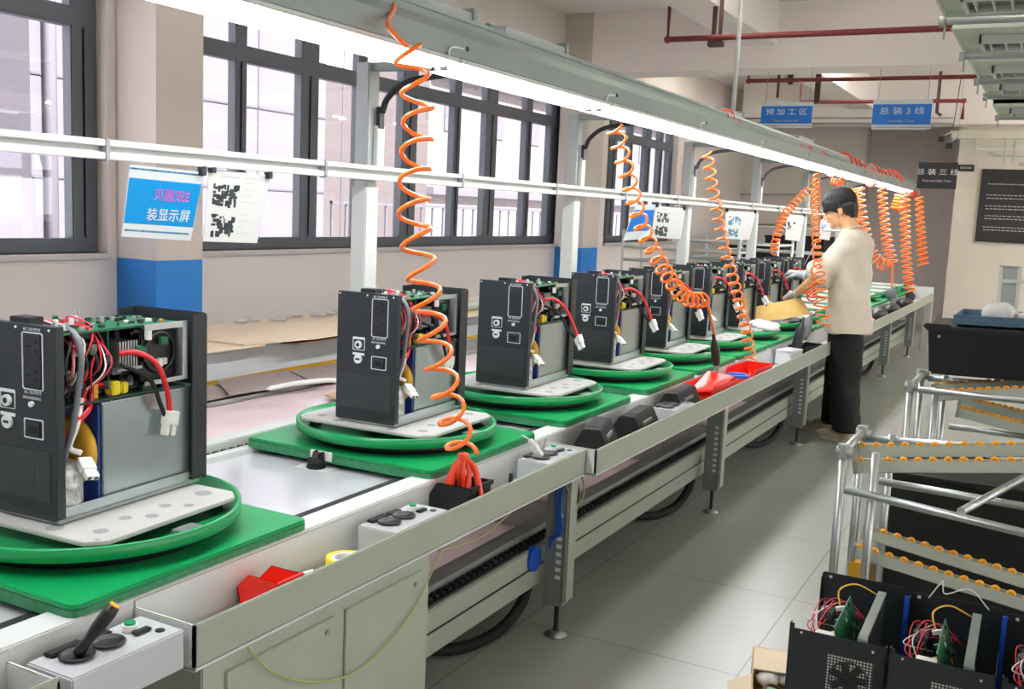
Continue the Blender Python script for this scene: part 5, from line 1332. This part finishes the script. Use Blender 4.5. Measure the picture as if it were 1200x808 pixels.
# tie wraps above the units
t = thing('cable_ties', 'two white cable ties arched over the rear of the middle fan unit', 'cable tie', (-.16, 2.9, .5))
MB().tube(cr([(-.06, 0, 0), (-.03, 0, .05), (-.02, 0, .02), (.04, 0, .045), (.09, 0, .0)], 8), .0018, 6).build('tie', 'wh_pl', t); MB().cb((-.03, 0, .05), (.006, .006, .008)).build('tie_head', 'wh_pl', t)
# ================================================================= PERSON
OX, OY = -1.25, 7.25
per = thing('person', 'person in off-white T-shirt, black trousers and grey gloves working at the conveyor line', 'person', (OX, OY, 0))
def L(x, y, z): return Vector((x-OX, y-OY, z))
HC = L(-1.357, 7.25, 1.602)
HR = Matrix.Translation(HC) @ Matrix.Rotation(math.radians(-20), 4, 'Y')
def hp(x, y, z): return HR @ Vector((x, y, z))
def hell(mb, c, r, rot=0): ell(mb, hp(*c), r, Matrix.Rotation(math.radians(-20+rot), 4, 'Y'), seg=24, rings=16)
sN, eN, wN, hN = L(-1.245, 7.07, 1.385), L(-1.435, 7.03, 1.115), ony(935, 343, 7.22)-Vector((OX, OY, 0)), ony(921, 350, 7.27)-Vector((OX, OY, 0))
sF, eF, wF, hF = L(-1.245, 7.43, 1.385), L(-1.46, 7.47, 1.10), ony(938, 322, 7.47)-Vector((OX, OY, 0)), ony(926, 320, 7.5)-Vector((OX, OY, 0))
b = MB()
hell(b, (.012, 0, .035), (.093, .076, .088)); hell(b, (-.04, 0, -.03), (.056, .060, .085)); hell(b, (-.035, 0, -.075), (.052, .052, .042))
hell(b, (-.074, 0, -.1), (.022, .026, .019)); hell(b, (-.083, 0, .018), (.016, .048, .014)); hell(b, (-.03, 0, .04), (.068, .066, .06))
cap(b, hp(-.094, 0, .004), .007, hp(-.114, 0, -.034), .011); hell(b, (-.104, .009, -.038), (.011, .009, .007)); hell(b, (-.104, -.009, -.038), (.011, .009, .007))
hell(b, (-.095, 0, -.058), (.010, .022, .006)); hell(b, (-.093, 0, -.068), (.010, .019, .006))
for s in (-1, 1):
    hell(b, (.012, s*.076, -.018), (.019, .008, .031), -10); hell(b, (.006, s*.074, -.035), (.012, .008, .014)); hell(b, (-.06, s*.04, -.035), (.026, .018, .024))
cap(b, hp(.03, 0, -.03), .056, L(-1.268, 7.25, 1.44), .06)
cap(b, L(-1.262, 7.25, 1.47), .052, L(-1.245, 7.25, 1.36), .07)
loft(b, [(L(-1.245, 0, 0).x, 0, .8, .11, .16), (0, 0, 1.0, .10, .15), (0, 0, 1.2, .10, .16), (0, 0, 1.34, .085, .15), (0, 0, 1.40, .055, .10)])
for s, e, w, h in ((sN, eN, wN, hN), (sF, eF, wF, hF)):
    cap(b, s+Vector((0, 0, -.03)), .05, e, .043); cap(b, e, .044, e.lerp(w, .4), .041); cap(b, e.lerp(w, .4), .041, w, .026); cap(b, w, .026, h, .024)
aN, aF = L(-1.165, 7.175, .09), L(-1.30, 7.45, .09)
for hx, a in ((L(-1.235, 7.16, .82), aN), (L(-1.24, 7.34, .82), aF)):
    k = hx.lerp(a, .5)+Vector((-.02, 0, 0)); cap(b, hx, .085, k, .058); cap(b, k, .056, a, .036); cap(b, a, .036, a+Vector((-.1, .03, -.04)), .03)
blob(b, 'body', 'skin', per, voxel=.006, smooth=3)
# eyes, brows, lips, hair
e_ = MB()
for s in (-1, 1): e_.tube(cr([hp(-.088, s*.018, -.002), hp(-.092, s*.032, -.006), hp(-.082, s*.046, -.002)], 5), .0028, 6)
e_.build('eyelashes', 'hair', per)
e_ = MB()
for s in (-1, 1): e_.tube(cr([hp(-.100, s*.014, .022), hp(-.098, s*.03, .027), hp(-.084, s*.05, .022)], 5), .0035, 6)
e_.build('eyebrows', 'hair', per)
e_ = MB(); e_.tube(cr([hp(-.1, -.018, -.063), hp(-.1055, 0, -.0625), hp(-.1, .018, -.063)], 5), .0045, 8); e_.build('lips', 'lip', per)
h = MB()
hell(h, (.012, 0, .043), (.109, .089, .092)); hell(h, (-.048, 0, .035), (.058, .072, .056)); hell(h, (.055, 0, -.005), (.062, .076, .075))
for i in range(15):
    s = (i-7)/7; cap(h, hp(-.07, s*.058, .07), .024, hp(-.106+.036*s*s, s*.071, .012+.007*math.sin(i*2.1)), .008)
for s in (-1, 1):
    for k in range(5): cap(h, hp(-.06+k*.022, s*.078, .05), .018, hp(-.062+k*.022, s*.083, .004-(.004 if k < 3 else -.0)), .008)
    for k in range(5): cap(h, hp(.045+k*.012, s*.07, .0), .022, hp(.046+k*.010, s*(.07-k*.006), -.055-.004*k), .010)
for i in range(7):
    s = (i-3)/3; cap(h, hp(.085-.012*s*s, s*.05, -.01), .025, hp(.088-.02*s*s, s*.045, -.078+.004*math.sin(i*3)), .012)
def hairfn(co, n):
    q = HR.inverted() @ co; a = math.atan2(q.y, q.x+.02)
    return n*(.0025*mnoise.noise(Vector((a*14, q.z*6, 1))) + .002*mnoise.noise(Vector((a*34, q.z*10, 4))))
blob(h, 'hair', 'hair', per, voxel=.004, smooth=7, fn=hairfn)
lk = MB(); rl = random.Random(12)
for i in range(110):
    a = 2*PI*i/110 + rl.uniform(-.03, .03); ca, sa = math.cos(a), math.sin(a)
    front = max(0, -ca); back = max(0, ca)
    te = math.radians(96 + 10*front**2 + 30*back**1.5 + rl.uniform(-5, 5)); t0 = math.radians(8+rl.uniform(0, 18)); pts = []; rs = []
    for j in range(9):
        f = j/8; th = t0 + (te-t0)*f; k = 1.0 + .004*math.sin(i*3.1)
        x = .012 + .112*k*math.sin(th)*ca - .004*front; y = .092*k*math.sin(th)*math.sin(a+.10*math.sin(i)*f); z = .043 + .095*k*math.cos(th)
        if back > .3 and z < 0: x = x - .0 - (-z)*.12*back
        pts.append(hp(x, y, z)); rs.append(.0062*(1-.62*f**2))
    lk.tube(pts, rs, 6)
lk.build('hair_locks', 'hair', per)
# T-shirt
s_ = MB()
loft(s_, [(.012, 0, .762, .150, .238), (.012, 0, .80, .148, .24), (.010, 0, .95, .143, .238), (.0, 0, 1.12, .138, .236), (-.004, 0, 1.27, .134, .238), (.004, 0, 1.36, .124, .226), (.006, 0, 1.415, .105, .18), (-.006, 0, 1.452, .082, .115), (-.018, 0, 1.468, .070, .082)], 40)
def sleeve(mb, s, e, r0, r1, f):
    d = e-s; mb.tube([s-d*.12, s, s+d*.3, s+d*.6, s+d*f], [r0*.5, r0, r0*.98, (r0+r1)/2, r1], 20)
sleeve(s_, sN+Vector((.01, .02, -.01)), eN, .086, .096, .95); sleeve(s_, sF+Vector((.01, -.02, -.01)), eF, .088, .088, .9)
def hem(c, d, r):
    q = Vector((0, 0, 1)).rotation_difference(d.normalized()).to_matrix().to_4x4(); m_ = MB()
    m_.lathe([(r-.004, -.012), (r+.003, -.010), (r+.003, .010), (r-.004, .012), (r-.012, 0)], (0, 0, 0), 28, close=True)
    m_.v = [tuple(c + (q @ Vector(v))) for v in m_.v]; m_.build('sleeve_hem', 'shirt', per)
hem(sN.lerp(eN, .95)+Vector((.003, .003, .0)), eN-sN, .095); hem(sF.lerp(eF, .90), eF-sF, .088)
def clothfn(co, n):
    w = .021*mnoise.noise(Vector((co.x*5+co.z*2, co.y*7, co.z*3.2))) + .006*mnoise.noise(Vector((co.x*12+co.z*5, co.y*13, co.z*6+3)))
    k = .015*math.sin((co.z*1.2+co.x*2.4)*16+co.y*4)*max(0, 1-abs(co.z-1.2)/.22)
    return n*(w+k)*(.4 if co.z > 1.4 else 1)
blob(s_, 't_shirt', 'shirt', per, voxel=.009, smooth=3, fn=clothfn)
cl_ = MB().ring((0, 0, 0), .066, .006, 36, 8).build('collar', 'shirt', per)
cl_.location = (-.022, 0, 1.472); cl_.rotation_euler = (0, math.radians(-16), 0); cl_.scale = (1.0, 1.12, 1)
# trousers
t_ = MB(); 
loft(t_, [(0.01, 0, .74, .125, .19), (.01, 0, .80, .13, .2), (.01, 0, .86, .125, .19)], 30)
for (hx, hy), (ax, ay) in (((.012, -.088), (aN.x-.008, aN.y)), ((.0, .09), (aF.x-.004, aF.y))):
    loft(t_, [(ax, ay, .075, .09, .086), (ax*.95+hx*.05, ay*.95+hy*.05, .1, .097, .09), (ax*.6+hx*.4-.012, ay*.6+hy*.4, .42, .103, .092), (ax*.2+hx*.8, ay*.2+hy*.8, .68, .118, .1), (hx, hy, .82, .12, .105)], 26)
def trfn(co, n): return n*(.008*mnoise.noise(Vector((co.x*6, co.y*7, co.z*9))) + .006*mnoise.noise(Vector((co.x*3, co.y*3, co.z*24)))*max(0, 1-co.z/.3))
blob(t_, 'trousers', 'trous', per, voxel=.009, smooth=4, fn=trfn)
# shoes
def shoe(a, ang):
    R_ = Matrix.Translation((a.x, a.y, 0)) @ Matrix.Rotation(ang, 4, 'Z')
    m_ = MB(); ell(m_, R_ @ Vector((-.13, 0, .035)), (.075, .045, .034), Matrix.Rotation(ang, 4, 'Z')); ell(m_, R_ @ Vector((-.05, 0, .05)), (.08, .042, .05), Matrix.Rotation(ang, 4, 'Z')); ell(m_, R_ @ Vector((.02, 0, .055)), (.055, .038, .055), Matrix.Rotation(ang, 4, 'Z'))
    o = blob(m_, 'shoe', 'shoe', per, voxel=.005, smooth=3)
    pl = [(-.205, 0), (-.19, .03), (-.14, .048), (-.06, .042), (.03, .04), (.068, .022), (.072, 0), (.068, -.022), (.03, -.04), (-.06, -.042), (-.14, -.048), (-.19, -.03)]
    so = MB(); so.prism(pl, 0.0, .024); so.v = [tuple(R_ @ Vector(v)) for v in so.v]; so.build('sole', 'sole', o, .004)
    la = MB()
    for k in range(4): la.tube(cr([R_ @ Vector((-.10+k*.018, -.025, .076+k*.004)), R_ @ Vector((-.10+k*.018, 0, .084+k*.006)), R_ @ Vector((-.10+k*.018, .025, .076+k*.004))], 4), .003, 6)
    la.build('laces', 'sole', o)
shoe(aN+Vector((-.035, .015, 0)), math.radians(-22)); shoe(aF+Vector((-.05, .01, 0)), math.radians(-12))
# gloves with five fingers
def glove(w, h, side, curl, up):
    d = (h-w).normalized(); s = d.cross(up).normalized()*side; n = s.cross(d).normalized()
    if n.z < 0: n = -n
    m_ = MB()
    P = lambda f, a, c: w + d*f + s*a + n*c
    cap(m_, P(-.05, 0, 0), .033, P(.0, 0, 0), .030); cap(m_, P(.02, -.018, 0), .021, P(.065, -.026, 0), .017); cap(m_, P(.02, .016, 0), .021, P(.065, .024, 0), .017); cap(m_, P(.015, 0, 0), .024, P(.062, 0, 0), .018)
    for k, (off, ln) in enumerate(((-.030, .070), (-.010, .078), (.010, .074), (.029, .058))):
        b0 = P(.075, off, 0); c = curl*(1+.12*k); q = b0; a = 0
        for j, f in enumerate((.42, .32, .26)):
            a += c*(.55 if j == 0 else .8); v = d*math.cos(a) - n*math.sin(a); r = q+v*ln*f
            cap(m_, q, .0098-.0008*j, r, .009-.0008*j, 10); q = r
    t0 = P(.015, -.032, -.006); t1 = P(.05, -.055, -.022); t2 = P(.082, -.048, -.042)
    cap(m_, t0, .013, t1, .0105, 10); cap(m_, t1, .0105, t2, .009, 10)
    o = blob(m_, 'glove', 'glove', per, voxel=.0035, smooth=2)
    cu = MB(); q = Vector((0, 0, 1)).rotation_difference(d).to_matrix().to_4x4()
    cu.lathe([(.034, -.006), (.037, 0), (.034, .006), (.030, .0)], (0, 0, 0), 20, close=True); cu.v = [tuple(w - d*.045 + (q @ Vector(v))) for v in cu.v]
    cu.build('glove_cuff', 'wh_pl', o)
glove(wN, hN, -1, .55, Vector((0, 0, 1))); glove(wF, hF, 1, .75, Vector((0, 0, 1)))

# ================================================================= RENDER LOOK
sc.view_settings.view_transform = 'Standard'; sc.view_settings.look = 'None'; sc.view_settings.gamma = 1.0
sc.view_settings.use_curve_mapping = False
sc.view_settings.exposure = 0.78
sc.cycles.use_denoising = True
sc.cycles.max_bounces = 8; sc.cycles.diffuse_bounces = 4; sc.cycles.transparent_max_bounces = 12
sc.cycles.sample_clamp_indirect = 6
